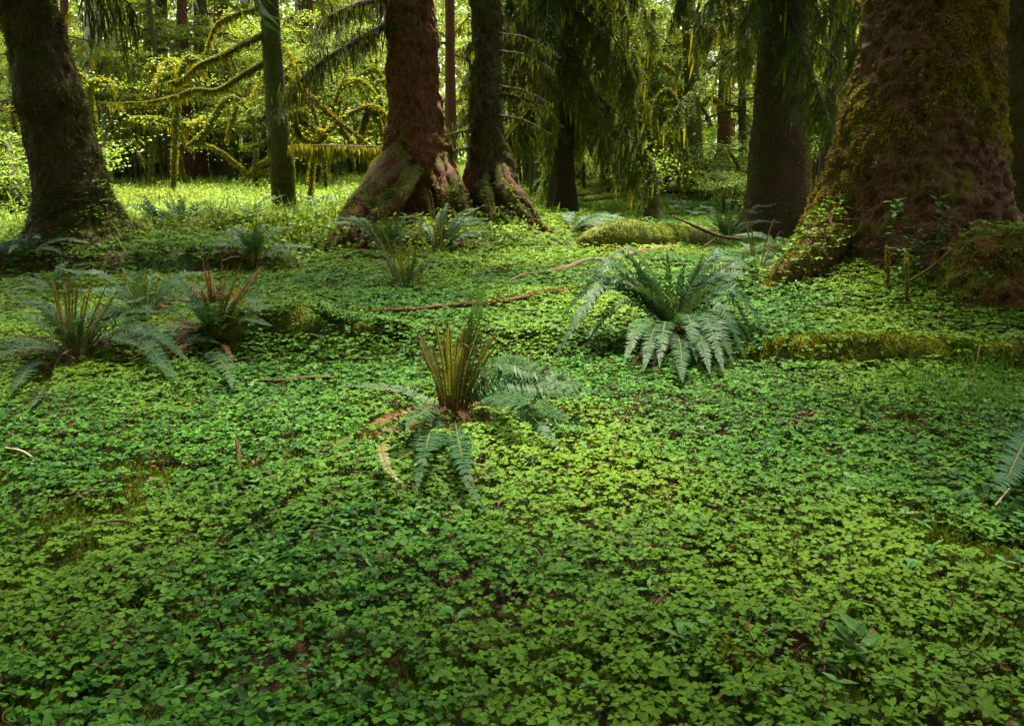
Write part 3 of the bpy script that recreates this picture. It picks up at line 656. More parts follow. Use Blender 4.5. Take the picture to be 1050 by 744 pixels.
tag(part('woods_and_shade_leaves', fw, [M['maple'], M['needlefar']], None, False), kind='stuff')
print('background', round(time.time() - T0, 1))

# ================================================================== GROUND COVER (instanced on points: nobody could count it)
def proto(name, mb, mats, smooth=True):
    return bpy.data.objects.new(name, mb.mesh(name, mats, smooth))
LEAFLET = np.array([(0, 0, 0), (.34, .27, .05), (.70, .50, .03), (.95, .42, -.05), (1.04, .20, -.08), (.86, 0, -.10), (1.04, -.20, -.08), (.95, -.42, -.05), (.70, -.50, .03), (.34, -.27, .05), (.45, 0, -.03)])
LT = [(0, 10, 1), (1, 10, 2), (2, 10, 5), (2, 5, 3), (3, 5, 4), (0, 9, 10), (9, 8, 10), (8, 5, 10), (8, 7, 5), (7, 6, 5)]
def trio(mb, c=(0, 0, 0), size=.03, a0=0., tilt=(0, 0), rg=R, stem=.07, var=None):
    for k in range(3):
        a = a0 + k * 2 * PI / 3 + rg.normal() * .12; v = LEAFLET * size * np.array([1, 1.04, 1]) * rg.uniform(.88, 1.1)
        dr = rg.uniform(.0, .22); v[:, 2] -= dr * v[:, 0] ** 2 / size * .5; v[:, 2] += rg.uniform(-.05, .18) * np.abs(v[:, 1])
        ca, sa = math.cos(a), math.sin(a); v = np.stack([v[:, 0] * ca - v[:, 1] * sa, v[:, 0] * sa + v[:, 1] * ca, v[:, 2]], -1)
        v[:, 2] += tilt[0] * v[:, 0] + tilt[1] * v[:, 1]
        mb.add(v + np.array(c), None, LT, 0, rg.random() if var is None else var + rg.normal() * .05)
    if stem:
        s = rg.normal(size=2) * .02; b = np.array(c) + [s[0], s[1], -stem]
        tube(mb, [(*b, .0011), (*np.array(c), .0009)], 2, 3, mat=1, cap=False)
PR = []
for k in range(9):
    m = MB(); trio(m, size=.0240, a0=k, tilt=(R.normal() * .12, R.normal() * .12)); PR.append(proto('oxalis_leaf', m, [M['oxalis'], M['stem']]))
PF = []
for k in range(5):                                                 # patches for the middle distance
    m = MB()
    for j in range(34):
        r_ = .24 * math.sqrt(R.random()); a = R.uniform(0, 2 * PI); trio(m, (r_ * math.cos(a), r_ * math.sin(a), R.uniform(.02, .085)), R.uniform(.022, .034), R.uniform(0, 6), (R.normal() * .2, R.normal() * .2), stem=0, var=R.random())
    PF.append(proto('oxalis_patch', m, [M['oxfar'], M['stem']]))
PL = []
for k in range(4):                                                 # sunny clover and grass of the clearing
    m = MB(); n = 260; p = R.normal(size=(n, 3)) * np.array([.30, .30, 0]) + np.array([0, 0, .03]); p[:, 2] += R.uniform(0, .06, n)
    leaves(m, p, np.array([0, 0, 1.]) + R.normal(size=(n, 3)) * .35, R.uniform(.025, .05, n), 0, None, .8)
    n = 60; p = R.normal(size=(n, 3)) * np.array([.3, .3, 0]); blades(m, p, np.array([0, 0, 1.]) + R.normal(size=(n, 3)) * .3, R.uniform(.06, .16, n), .012)
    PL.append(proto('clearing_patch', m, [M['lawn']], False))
PM = []
for k in range(4):
    m = MB(); n = 90; p = R.normal(size=(n, 3)) * np.array([.045, .045, 0]); p[:, 2] = .012 - 3.0 * (p[:, 0] ** 2 + p[:, 1] ** 2)
    blades(m, p, np.array([0, 0, 1.]) + np.c_[p[:, :2] * 14, np.zeros(n)] + R.normal(size=(n, 3)) * .35, R.uniform(.010, .022, n), .006); PM.append(proto('moss_cushion', m, [M['mossgreen']], False))
PLI = []
for k in range(6):
    m = MB(); n = 3
    if k < 3: leaves(m, R.normal(size=(1, 3)) * .01, np.array([[0, 0, 1.]]) + R.normal(size=(1, 3)) * .4, R.uniform(.010, .026), 0, None, .4)
    else: a = R.uniform(0, 6.28); tube(m, [(0, 0, 0, .0018), (.03 * math.cos(a), .03 * math.sin(a), .008, .0016), (.07 * math.cos(a + .4), .07 * math.sin(a + .4), 0, .001)], 5, 4)
    PLI.append(proto('litter_bit', m, [M['litter']], False))

def scatter(name, protos, pts, rot, scl, pick, label=None):
    me = bpy.data.meshes.new(name); n = len(pts); me.vertices.add(n); me.vertices.foreach_set('co', np.asarray(pts, np.float32).ravel())
    for nm, ty, key, val in (('rot', 'FLOAT_VECTOR', 'vector', rot), ('scl', 'FLOAT', 'value', scl), ('pick', 'INT', 'value', pick)):
        at = me.attributes.new(nm, ty, 'POINT'); at.data.foreach_set(key, np.asarray(val, np.int32 if ty == 'INT' else np.float32).ravel())
    o = bpy.data.objects.new(name, me); COL.objects.link(o); o['kind'] = 'stuff'
    ng = bpy.data.node_groups.new(name, 'GeometryNodeTree'); N, L = ng.nodes.new, ng.links.new
    ng.interface.new_socket('Geometry', in_out='INPUT', socket_type='NodeSocketGeometry'); ng.interface.new_socket('Geometry', in_out='OUTPUT', socket_type='NodeSocketGeometry')
    gi, go = N('NodeGroupInput'), N('NodeGroupOutput'); g2 = N('GeometryNodeGeometryToInstance'); ip = N('GeometryNodeInstanceOnPoints')
    for p in protos:
        oi = N('GeometryNodeObjectInfo'); oi.inputs['Object'].default_value = p; oi.inputs['As Instance'].default_value = False; L(oi.outputs['Geometry'], g2.inputs[0])
    def at(nm, ty): a = N('GeometryNodeInputNamedAttribute'); a.data_type = ty; a.inputs['Name'].default_value = nm; return a.outputs['Attribute']
    L(gi.outputs[0], ip.inputs['Points']); L(g2.outputs[0], ip.inputs['Instance']); ip.inputs['Pick Instance'].default_value = True
    L(at('pick', 'INT'), ip.inputs['Instance Index'])
    er = N('FunctionNodeEulerToRotation'); L(at('rot', 'FLOAT_VECTOR'), er.inputs[0]); L(er.outputs[0], ip.inputs['Rotation'])
    L(at('scl', 'FLOAT'), ip.inputs['Scale']); L(ip.outputs[0], go.inputs[0])
    md = o.modifiers.new('scatter', 'NODES'); md.node_group = ng; return o

def fan(n, r0, r1, half=.70, power=1.):                             # random ground points in a wedge in front of the camera
    r = np.sqrt(R.uniform((r0 + 1.6) ** 2, (r1 + 1.6) ** 2, n)); a = R.uniform(-half, half, n); return r * np.sin(a), r * np.cos(a) - 1.6
PATCHY = lambda x, y: n2(x, y, .55, 61, 3) + .55 * n2(x, y, .17, 63, 2)
# --- near leaves
x, y = fan(136000, 1.0, 10.2); d = np.hypot(x, y)
pm = PATCHY(x, y)
keep = pm > -.40 - .25 * sstep(3, 7, d)
e = 5.95 + .22 * n2(x, 0 * y, 1.4, 9)
keep &= ~((np.abs(y - e) < .16) & (x < 1.7) & (x > -2.7) & (R.random(len(x)) < .3))
keep &= ~((x > -2.6) & (x < -1.1) & (np.abs(y - 6.45) < .32) & (R.random(len(x)) < .8))
keep &= ~((x > -1.9) & (x < -1.0) & (y > 9.7) & (R.random(len(x)) < .6))
x, y, pm = x[keep], y[keep], pm[keep]; z = ground(x, y)
hgt = .022 + .062 * R.random(len(x)) ** .8 + .035 * np.clip(pm + .3, 0, 1)
NEAR = np.stack([x, y, z + hgt], -1); NEARG = z.copy()
def climb(src, n, w):
    p, N_ = sample(src, n, w); p = p + N_ * R.uniform(.01, .06, (len(p), 1)); p[:, 2] += .02; return p
extra = [climb(GIANT, 900, lambda p, n: (p[:, 1] < 8.9) * (p[:, 2] < .62) * np.clip(.25 + 2 * fbm(p * 2.5, 3, 81), 0, 1)),
         climb(ro, 420, lambda p, n: np.clip(.1 + n[:, 2], 0, 1)),
         climb(LEFT, 2300, lambda p, n: (p[:, 1] < 11.9) * np.clip(1.15 - p[:, 2] + .3 * n[:, 0] + 1.2 * fbm(p * 2., 3, 83), 0, 1) * (p[:, 2] < 1.35)),
         climb(CEN, 60, lambda p, n: (p[:, 1] < 12.7) * (p[:, 2] < .75) * 1.)]
for b in COVER: extra.append(climb(b, 22, lambda p, n: np.clip(n[:, 2] + .1, 0, 1) * (p[:, 2] < 1.1)))
LOGC = [(STUMP, 420)]
FR = []
def finish_clover():
  from mathutils.kdtree import KDTree
  kd = KDTree(len(FR))
  for k, f in enumerate(FR): kd.insert((f[0], f[1], 0), k)
  kd.balance()
  for k, p in enumerate(NEAR):                                     # leaves stay under the fronds that lie on them
    if p[1] < 7:
      _, j, d = kd.find((p[0], p[1], 0))
      if d < .075 and FR[j][2] > p[2] - .14: NEAR[k, 2] = max(min(p[2], FR[j][2] - .035), NEARG[k] + .008)
  for src, c in LOGC: extra.append(climb(src, c, lambda p, n: np.clip(n[:, 2] + .15, 0, 1) * np.clip(.5 + 1.8 * fbm(p * 2.4, 3, 87), 0, 1)))
  pts = np.vstack([NEAR] + extra); n = len(pts)
  sz = R.uniform(.55, 1.15, n) * (1 + .18 * n2(pts[:, 0], pts[:, 1], .8, 65)) * np.where(R.random(n) < .12, 1.22, 1) * (1 + .22 * sstep(4, 8, pts[:, 1]))
  scatter('oxalis_ground_cover', PR, pts, np.stack([R.normal(-.04, .12, n) , R.normal(0, .12, n), R.uniform(0, 6.28, n)], -1), sz, R.integers(0, len(PR), n))
# --- middle distance
x, y = fan(10800, 9.6, 26, .74); k = ~((x < -1.0) & (y > 12.4) & (x / y > -.62)); x, y = x[k], y[k]; n = len(x)
scatter('oxalis_middle_ground', PF, np.stack([x, y, ground(x, y)], -1), np.stack([R.normal(0, .08, n), R.normal(0, .08, n), R.uniform(0, 6.28, n)], -1), R.uniform(.8, 1.25, n), R.integers(0, len(PF), n))
# --- the bright clearing
x, y = fan(17000, 11.4, 52, .75); k = ((x < -.6) & (x / y > -.66) & (y > 11.6 + .8 * n2(x, y, 2., 3))) | (y > 23); x, y = x[k], y[k]; n = len(x)
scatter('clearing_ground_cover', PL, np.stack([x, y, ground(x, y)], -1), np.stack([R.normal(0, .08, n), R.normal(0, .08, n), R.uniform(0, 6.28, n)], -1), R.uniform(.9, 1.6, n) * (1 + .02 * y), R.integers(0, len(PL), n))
# --- moss cushions where the clover is thin, and on the bank
x, y = fan(38000, 1.0, 11); pm = PATCHY(x, y); e = 5.95 + .22 * n2(x, 0 * y, 1.4, 9)
k = (pm < -.14) | ((np.abs(y - e) < .25) & (x < 2) & (n2(x, y, .5, 6) > -.2)) | ((x > -2.6) & (x < -1.1) & (np.abs(y - 6.45) < .35)) | (R.random(len(x)) < .10)
x, y = x[k], y[k]; n = len(x)
scatter('moss_cushions', PM, np.stack([x, y, ground(x, y)], -1), np.stack([R.normal(0, .2, n), R.normal(0, .2, n), R.uniform(0, 6.28, n)], -1), R.uniform(.7, 1.6, n), R.integers(0, len(PM), n))
# --- litter
x, y = fan(52000, 1.1, 12); k = (n2(x, y, .9, 67) > -.05) | (R.random(len(x)) < .3); x, y = x[k], y[k]; n = len(x)
scatter('forest_litter', PLI, np.stack([x, y, ground(x, y) + R.uniform(.003, .105, n)], -1), np.stack([R.normal(0, .3, n), R.normal(0, .3, n), R.uniform(0, 6.28, n)], -1), R.uniform(.6, 1.6, n), R.integers(0, len(PLI), n))
# --- small herbs among the clover
PH = []
for k in range(5):
    m = MB(); h = R.uniform(.05, .09); tube(m, [(0, 0, 0, .0012), (.005, 0, h, .001)], 2, 3, mat=1)
    for j in range(3 + k): a = j * 2.4 + R.random(); d = np.array([[math.cos(a), math.sin(a), .25]]); blades(m, [[0, 0, h * R.uniform(.6, 1)]], d, [R.uniform(.03, .055)], [R.uniform(.010, .02)], nrm(np.cross(d, [0, 0, 1.])), np.array([[0, 0, -.2]]))
    PH.append(proto('small_herb', m, [M['seedling'], M['stem']], False))
x, y = fan(6600, 1.0, 9.5); k = n2(x, y, .7, 101) > .05; x, y = x[k], y[k]; n = len(x)
scatter('small_herbs', PH, np.stack([x, y, ground(x, y) + .01], -1), np.stack([R.normal(0, .2, n), R.normal(0, .2, n), R.uniform(0, 6.28, n)], -1), R.uniform(.6, 1.3, n), R.integers(0, len(PH), n))
# --- grass
gb = MB()
def tuft(px, py, n, sp, h, wd=.006, lean=.25):
    c = P(px, py); x = c[0] + R.normal(size=n) * sp; y = c[1] + R.normal(size=n) * sp
    blades(gb, np.stack([x, y, ground(x, y)], -1), np.array([0, 0, 1.]) + R.normal(size=(n, 3)) * lean, h * R.uniform(.5, 1.2, n), wd, None, np.c_[R.normal(size=(n, 2)) * .25, -.12 * R.random(n)])
for a in ((975, 415, 260, .22, .22), (1005, 395, 160, .15, .25), (940, 400, 120, .2, .18), (930, 380, 80, .2, .14), (1020, 425, 90, .12, .2), (185, 530, 12, .03, .16), (240, 605, 10, .03, .17), (75, 610, 9, .05, .14), (745, 655, 16, .035, .15), (735, 690, 14, .03, .14),
          (760, 405, 26, .05, .18), (860, 455, 22, .1, .14), (680, 690, 40, .06, .10), (690, 540, 14, .05, .10), (880, 640, 8, .06, .1), (440, 320, 60, .3, .11), (500, 312, 80, .35, .10), (560, 310, 40, .2, .10), (140, 235, 60, .3, .35), (520, 250, 60, .3, .12),
          (330, 600, 9, .04, .12), (560, 560, 10, .06, .10), (620, 660, 8, .05, .10), (100, 520, 8, .05, .13), (30, 640, 10, .05, .15)): tuft(*a)
tag(part('grass', gb, M['grass'], None, False), kind='stuff')
print('cover', round(time.time() - T0, 1))

# ================================================================== FERNS
def frond(mb, pts, Wd=.08, npair=36, t0=.14, seed=0, prof=None, lift=.12, dens=1., cw=.86, side=None, twist=0., face=.4):
    rg = np.random.default_rng(seed); c = curve(pts, 96); al = np.r_[0, np.cumsum(np.linalg.norm(np.diff(c, axis=0), axis=1))]; c = np.stack([np.interp(np.linspace(0, al[-1], 48), al, c[:, i]) for i in range(3)], -1); tg = nrm(np.gradient(c, axis=0))
    h = c[-1] - c[0]; h[2] = 0
    if side is None:
        if np.linalg.norm(h) < .05: h = np.array([.3, 1, 0.])
        h = h / np.linalg.norm(h); side = np.cross(h, [0, 0, 1.]); side = side + np.array([0, 0, face * side[1]])
    side = np.asarray(side, float) + np.array([0, 0, twist])
    t = np.linspace(t0, .995, npair); f = t * 47; k = np.minimum(f.astype(int), 46); p = c[k] + (c[k + 1] - c[k]) * (f - k)[:, None]; T = tg[k]
    S = nrm(side - T * (T @ side)[:, None]); U = np.cross(S, T)
    pr = prof(t) if prof else np.clip(np.minimum(((t - t0) / .16) * .5 + .5, 1) * (1 - np.clip((t - .35) / .66, 0, 1) ** 1.8), .06, 1)
    L_ = Wd * pr; sp = np.linalg.norm(c[1:] - c[:-1], axis=1).sum() * (1 - t0) / npair
    for s in (-1, 1):
        D = nrm(s * S + T * (.22 + .35 * t[:, None]) + U * (lift + rg.normal(size=(npair, 1)) * .16) + rg.normal(size=(npair, 3)) * .05)
        bend = U * -.12 + T * .12
        blades(mb, p, D, L_ * rg.uniform(.9, 1.08, npair), sp * 1.18 * cw, nrm(T + U * .25 * s * 0), bend, 0, np.clip(.5 + rg.normal(size=npair) * .22, 0, 1))
    tube(mb, np.c_[c[::6], np.linspace(.0042, .0012, len(c[::6]))], 20, 4, mat=1, cap=False); return mb
def arc(b, tip, h, back=0.):                        # base, tip, rise of the middle of the frond
    b, tip = np.asarray(b, float), np.asarray(tip, float); m = b * .5 + tip * .5; m[2] += h
    q = b * .78 + tip * .22; q[2] = b[2] + (m[2] - b[2]) * .62; r_ = b * .24 + tip * .76; r_[2] = tip[2] + (m[2] - tip[2]) * .72
    return np.array([b, q, m, r_, tip])
def add_frond(t, pts, mat='fern', Wd=.08, npair=36, label=None, name='frond', rach='rachis', **k):
    mb = MB(); frond(mb, pts, Wd, npair, seed=int(R.integers(1e6)), **k); FR.extend(c for c in curve(pts, 26)[5:] if c[2] - gz(c[0], c[1]) < .2 and c[1] < 7); return part(name, mb, [M[mat], M[rach]], t, False, label)
def crozier(t, b, tip, young='fernyoung', Wd=.016, hook=.035):
    b, tip = np.asarray(b, float), np.asarray(tip, float); m = (b + tip) / 2; o = tip - b; o[2] = 0; m -= o * .18
    d = nrm(o + R.normal(size=3) * .02 * np.array([1, 1, 0])); mb = MB()
    pts = np.array([b, m, tip, tip + d * hook * .6 + [0, 0, hook * .55], tip + d * hook * 1.3 + [0, 0, hook * .1], tip + d * hook * 1.1 - [0, 0, hook * .55]])
    tube(mb, np.c_[pts, [.0036, .0034, .003, .0028, .0024, .0016]], 26, 6, mat=1)
    frond(mb, np.array([b, m, tip]), Wd, 40, .22, int(R.integers(1e6)), lambda t: .75 + .25 * np.sin(t * 3), .5, cw=.8)
    part('fiddlehead', mb, [M[young], M['rachisdk']], t, False)
def sword_fern(label, base, n=18, L=.8, up=(.15, 1.1), mats=('fern',), croz=0, dead=0, az=(0, 2 * PI), Wd=.08, ch=.5, npair=36, name='sword_fern', cspread=.22, deadh=(-.02, .25)):
    b = np.asarray(base, float); t = thing(name, label, 'fern', b)
    for k in range(n):
        a = az[0] + (az[1] - az[0]) * (k + R.random() * .8) / n; e = R.uniform(*up); l = L * R.uniform(.7, 1.15); d = np.array([math.cos(a), math.sin(a), 0])
        rch = l * math.cos(e) * .95; top = l * math.sin(e); s = b + d * .03 + [0, 0, .03]
        tip = s + d * rch; tip[2] = max(s[2] + top * .75, gz(tip[0], tip[1]) + .03)
        add_frond(t, arc(s, tip, .12 * l + .12 * top), mats[k % len(mats)], Wd * R.uniform(.8, 1.1), npair)
    for k in range(croz):
        a = R.uniform(0, 2 * PI); r_ = cspread * math.sqrt(R.random()); d = np.array([math.cos(a), math.sin(a), 0])
        crozier(t, b + d * r_ * .3, b + d * r_ + [0, 0, ch * R.uniform(.6, 1.1)])
    for k in range(dead):
        a = R.uniform(*az); d = np.array([math.cos(a), math.sin(a), 0]); l = L * R.uniform(.4, .8); s = b + d * .03 + [0, 0, .02]; tip = s + d * l; tip[2] = gz(tip[0], tip[1]) + R.uniform(*deadh)
        add_frond(t, arc(s, tip, .06), 'ferndead', Wd * .45, 26, 'withered red-brown frond', rach='rachisdk', cw=.6)
    return t
def at(px, py, lift=.06):                           # point that far above the ground, seen at the pixel
    d = ray(px, py); q = CAM + _T[:, None] * d; k = int(np.argmax(q[:, 2] < ground(q[:, 0], q[:, 1]) + lift + .075)); return q[k].copy()
def wg(px, py, Y, lift=.05):
    p = W(px, py, Y); return at(px, py, lift) if p[2] < gz(p[0], p[1]) + lift else p

# the fern in the middle
b0 = P(466, 430); Yf = b0[1]; B = b0 + [0, 0, .03]
t = thing('sword_fern', 'sword fern in the middle of the clover with a sheaf of tan upright croziers', 'fern', b0)
def via(*q): return np.array([B] + [np.asarray(p, float) for p in q])
for pts, kw in ((via(W(464, 418, Yf - .10), W(468, 440, Yf - .26), at(474, 468, .13), at(483, 500, .09), at(498, 523, .05)), dict(Wd=.088, npair=38)),
                (via(W(452, 416, Yf - .10), W(443, 436, Yf - .25), at(436, 462, .12), at(430, 484, .08), at(427, 503, .05)), dict(Wd=.10, npair=36)),
                (via(W(446, 416, Yf - .05), at(422, 430, .14), at(405, 441, .08), at(386, 444, .06)), dict(Wd=.08, npair=34, face=.6)),
                (via(W(488, 392, Yf - .02), W(512, 373, Yf - .05), W(545, 381, Yf - .08), W(585, 394, Yf - .12), W(615, 404, Yf - .15)), dict(Wd=.095, npair=46, mat='fernlight', face=.9)),
                (via(W(490, 402, Yf - .05), W(516, 391, Yf - .10), W(548, 396, Yf - .14), W(580, 402, Yf - .2), W(602, 408, Yf - .22)), dict(Wd=.10, npair=40, mat='fern', face=.8)),
                (via(W(498, 405, Yf - .05), at(530, 414, .18), at(550, 432, .10), at(574, 458, .04)), dict(Wd=.095, npair=36, face=.7)),
                (via(W(500, 412, Yf), W(535, 408, Yf), at(570, 425, .10), at(603, 438, .05)), dict(Wd=.085, npair=34, face=.8)),
                (via(W(440, 420, Yf), W(412, 424, Yf), at(375, 437, .06)), dict(Wd=.045, npair=30, mat='ferndead', cw=.6)),
                (via(W(440, 430, Yf), at(405, 440, .1), at(362, 448, .05), at(326, 462, .03)), dict(Wd=.045, npair=32, mat='ferndead', cw=.6)),
                (via(W(440, 412, Yf + .1), W(405, 398, Yf + .2), at(350, 395, .1)), dict(Wd=.045, npair=30)),
                (np.array([at(400, 448, .10), at(392, 458, .12), at(396, 476, .10), at(406, 490, .08), at(420, 502, .04)]), dict(Wd=.032, npair=30, mat='fernyel')),
                (via(W(474, 390, Yf), W(482, 350, Yf + .12), W(490, 315, Yf + .12), W(499, 288, Yf + .08)), dict(Wd=.075, npair=40, mat='fernlight', side=(1, .1, 0))),
                (via(W(470, 395, Yf + .1), W(478, 355, Yf + .12), W(484, 322, Yf + .1)), dict(Wd=.06, npair=36, side=(1, -.3, 0)))):
    add_frond(t, pts, **kw)
rg = np.random.default_rng(44)
for k in range(27):
    u = (k + .5) / 27; px = 424 + 92 * u + rg.normal() * 3; py = 345 + 16 * abs(2 * u - 1) ** 2 + rg.uniform(-16, 14)
    bx = 452 + 28 * u; dy = rg.uniform(-.16, .16)
    crozier(t, W(bx, 424, Yf + dy * .5), W(px, py, Yf + dy), Wd=.027, hook=.03)
for k in range(10):
    a = rg.uniform(0, 6.28); d = np.array([math.cos(a), math.sin(a), 0]); tp = b0 + d * rg.uniform(.15, .3); tp[2] = gz(tp[0], tp[1]) + .03
    add_frond(t, arc(B, tp, .05), 'ferndead', .025, 16, 'withered red-brown frond', rach='rachisdk', cw=.6)

# the big fern on the right
b0 = P(690, 346); Yf = b0[1]; B = b0 + [0, 0, .03]
t = thing('sword_fern', 'largest sword fern, wide dark blue-green fountain of fronds near the giant spruce', 'fern', b0)
spec = [(568, 368, 292, .0, -.2), (592, 335, 285, 0, -.1), (585, 300, 270, .1, 0), (602, 352, 308, .0, -.3), (605, 285, 262, .1, .2), (640, 372, 330, .1, -.5), (628, 262, 262, .1, .2), (598, 316, 288, 0, .2),
        (792, 352, 296, 0, -.3), (770, 360, 312, 0, -.45), (752, 372, 320, 0, -.5), (728, 383, 335, 0, -.5), (782, 328, 292, 0, 0), (790, 290, 275, 0, .3), (700, 392, 345, .0, -.55), (660, 380, 335, 0, -.5),
        (765, 275, 262, 0, .4), (775, 308, 280, 0, .2), (676, 376, 330, 0, -.45), (715, 372, 322, 0, -.5), (780, 360, 298, 0, -.35), (764, 368, 306, 0, -.4), (566, 340, 286, 0, -.1), (580, 318, 276, 0, .1), (742, 380, 322, 0, -.5), (800, 318, 282, 0, .1)]
for px, py, my, _, dy in spec:
    tip = wg(px, py, Yf + dy * .7); m = W(690 + (px - 690) * .55, my, Yf + dy * .45); q = W(690 + (px - 690) * .2, (346 + my) / 2 - 4, Yf + dy * .15)
    r_ = (m + tip) / 2 + [0, 0, .06]; add_frond(t, np.array([B, q, m, r_, tip]), 'fernlight' if R.random() < .15 else 'fern', R.uniform(.075, .092), 48, face=.42)
for k in range(10):
    u = (k + .5) / 10; px = 605 + 168 * u + R.normal() * 5; py = 256 + 34 * abs(2 * u - 1) + R.uniform(-12, 16); dy = R.uniform(-.15, .35)
    m = W(690 + (px - 690) * .5, 300, Yf + dy * .5); add_frond(t, np.array([B, m, W(px, py, Yf + dy)]), 'fern', .062, 40, side=(1, R.normal() * .5, 0))
for k in range(8):
    tp = P(660 + R.uniform(-25, 90), 372 + R.uniform(0, 20), .03); add_frond(t, arc(B, tp, .04), 'ferndead', .035, 22, 'withered red-brown frond', rach='rachisdk', cw=.6)

# left ferns
b0 = P(82, 372); Yf = b0[1]
t = sword_fern('dark sword fern at the left border with a row of tan fiddleheads', b0, 16, .70, (.1, .9), ('fern',), 0, 14, Wd=.075)
B = b0 + [0, 0, .03]
for tip, m, W_ in (((185, 392), (135, 345), .075), ((196, 372), (150, 340), .06), ((12, 402), (40, 368), .075), ((30, 420), (55, 385), .06), ((152, 276), (120, 300), .06), ((10, 330), (40, 330), .06), ((170, 320), (125, 322), .06), ((165, 350), (125, 338), .06)):
    tp = wg(*tip, Yf - .1); add_frond(t, np.array([B, W(*m, Yf - .05), tp]), 'fern', W_ * 1.15, 44, face=.5)
for k in range(17):
    px = 52 + 58 * k / 16 + R.normal() * 3; crozier(t, W(78 + (px - 80) * .4, 364, Yf + R.normal() * .1), W(px, R.uniform(278, 318), Yf + R.normal() * .12), hook=.03)
b0 = P(222, 352); Yf = b0[1]; B = b0 + [0, 0, .03]
t = sword_fern('sword fern with reddish withered upright stalks, left of the mossy bank', b0, 13, .66, (.2, 1.0), ('fern',), 0, 14, Wd=.07)
for k in range(32):
    px = 165 + 115 * R.random(); m = W(222 + (px - 222) * .45, 305, Yf); add_frond(t, np.array([B, m, W(px, R.uniform(258, 312), Yf + R.normal() * .2)]), 'ferndead', .022, 26, 'withered red-brown frond', rach='rachisdk', cw=.5)
b0 = P(204, 372); B = b0 + [0, 0, .02]
t = thing('fern_frond', 'single broad blue-green fern frond arching out of the clover, left', 'fern', b0)
Yq = b0[1]; add_frond(t, np.array([B, W(207, 362, Yq - .05), W(222, 366, Yq - .15), wg(234, 380, Yq - .3), at(238, 398, .05)]), 'fernlight', .085, 40, t0=.06)
sword_fern('sword fern filling the hollow behind the tan fiddleheads, left', P(150, 330), 16, .78, (.1, .9), ('fern',), 4, 4, Wd=.09)
sword_fern('sword fern below the mossy bank edge, between red stalks and left fiddleheads', P(172, 362), 10, .5, (.1, .6), ('fern',), 0, 6, Wd=.06)
sword_fern('dark feathery fern on the rise left of the slender tree', P(262, 270), 15, .72, (.2, 1.1), ('fern', 'fern'), 4, 6, Wd=.075)
sword_fern('drooping dark fern at the foot of the left border spruce', P(30, 262), 12, .7, (.0, .5), ('fern',), 0, 0, Wd=.07)
sword_fern('fern with narrow fronds low on the dark bank, left', P(60, 305), 10, .6, (.1, .8), ('fern',), 0, 3, Wd=.06)
sword_fern('fern fanning out in front of the arching root, right of centre fiddleheads', P(452, 262), 16, .95, (.1, 1.1), ('fernlight', 'fern'), 7, 5, az=(-.9, 2.4), Wd=.08, ch=.7)
sword_fern('upright fiddlehead fern just left of the mossy root mouth', P(416, 297), 7, .55, (.2, 1.0), ('fern',), 14, 4, Wd=.06, ch=.65, cspread=.45)
sword_fern('dark fern tucked under the arching root', P(395, 262), 9, .8, (.5, 1.2), ('fern',), 0, 2, Wd=.08)
sword_fern('low fern beside the left end of the back mossy log', P(586, 238), 12, .8, (.0, .5), ('fern',), 0, 2, az=(-1.5, 2.), Wd=.09)
sword_fern('small rusty fern between the largest fern and the giant spruce', P(775, 282), 9, .6, (.1, .8), ('fernlight', 'fern'), 5, 6, Wd=.055, ch=.5)
sword_fern('feathery pale fern under the shaded spruce', P(745, 250), 14, 1., (.4, 1.2), ('fernlight',), 0, 0, Wd=.10, npair=30)
sword_fern('fern low on the left flank of the giant root', P(806, 262), 8, .6, (.0, .5), ('fernlight',), 0, 3, az=(2.2, 5.0), Wd=.06)
b0 = P(1052, 478); B = b0 + [0, 0, .16]
t = thing('fern_frond', 'lone dark fern frond reaching in over the clover at the right border', 'fern', b0)
add_frond(t, np.array([B + [.12, .05, -.04], B, at(1030, 492, .12), at(1005, 502, .09), at(966, 511, .05)]), 'fern', .08, 34)
lab = 'small fern in the clearing behind the slender tree'
for k, (px, py) in enumerate([(165, 240), (185, 236), (315, 222), (335, 226), (352, 222), (375, 214), (250, 236), (725, 214), (750, 208), (760, 220), (705, 222)]):
    sword_fern(lab if px < 400 else 'small pale fern on the far ground left of the shaded spruce', P(px, py), 9, .7, (.3, 1.1), ('fernlight',), 0, 0, Wd=.09, npair=16)['group'] = 'small ferns on the far ground'
print('ferns', round(time.time() - T0, 1))

# ================================================================== LOGS, STICKS, STUMPS, SEEDLINGS
def log(name, label, cat, spec, mat='wood', n=40, seg=14, amp=.02, moss=0, mossm='moss', thr=.2, mln=.03, scale=5., lift=0., ox=0):
    q = np.array([(*((P(a[0], a[1]) + [0, 0, a[3] if len(a) > 3 else lift])), a[2]) for a in spec]); t = thing(name, label, cat, q[len(q) // 2][:3])
    b = MB(); tube(b, q, n, seg, amp, scale, int(spec[0][0])); part('wood', b, M[mat], t)
    if ox: LOGC.append((b, ox))
    if moss: part('moss', moss_on(b, moss, lambda p, n: np.clip(thr + 1.6 * fbm(p * 3, 3, 91) + .9 * n[:, 2], 0, 1.5), mln, .011, .6), M[mossm], t, False)
    return t, b, q
log('mossy_log', 'low fallen log cushioned in yellow-green moss, crossing the right side', 'log', [(735, 382, .03, -.02), (775, 376, .11, .05), (820, 374, .15, .06), (870, 373, .155, .05), (920, 375, .16, .06), (985, 378, .15, .05), (1040, 381, .16, .05), (1080, 382, .16, .05)], 'mosslog', 110, 26, .075, 15000, thr=.3, scale=4., ox=330)
log('mossy_limb', 'mossy broken limb slanting off the front of the right-hand mossy log', 'log', [(838, 372, .025, .10), (858, 380, .028, .07), (884, 392, .022, .02)], 'mosslog', 24, 9, .008, 1400, thr=.5)
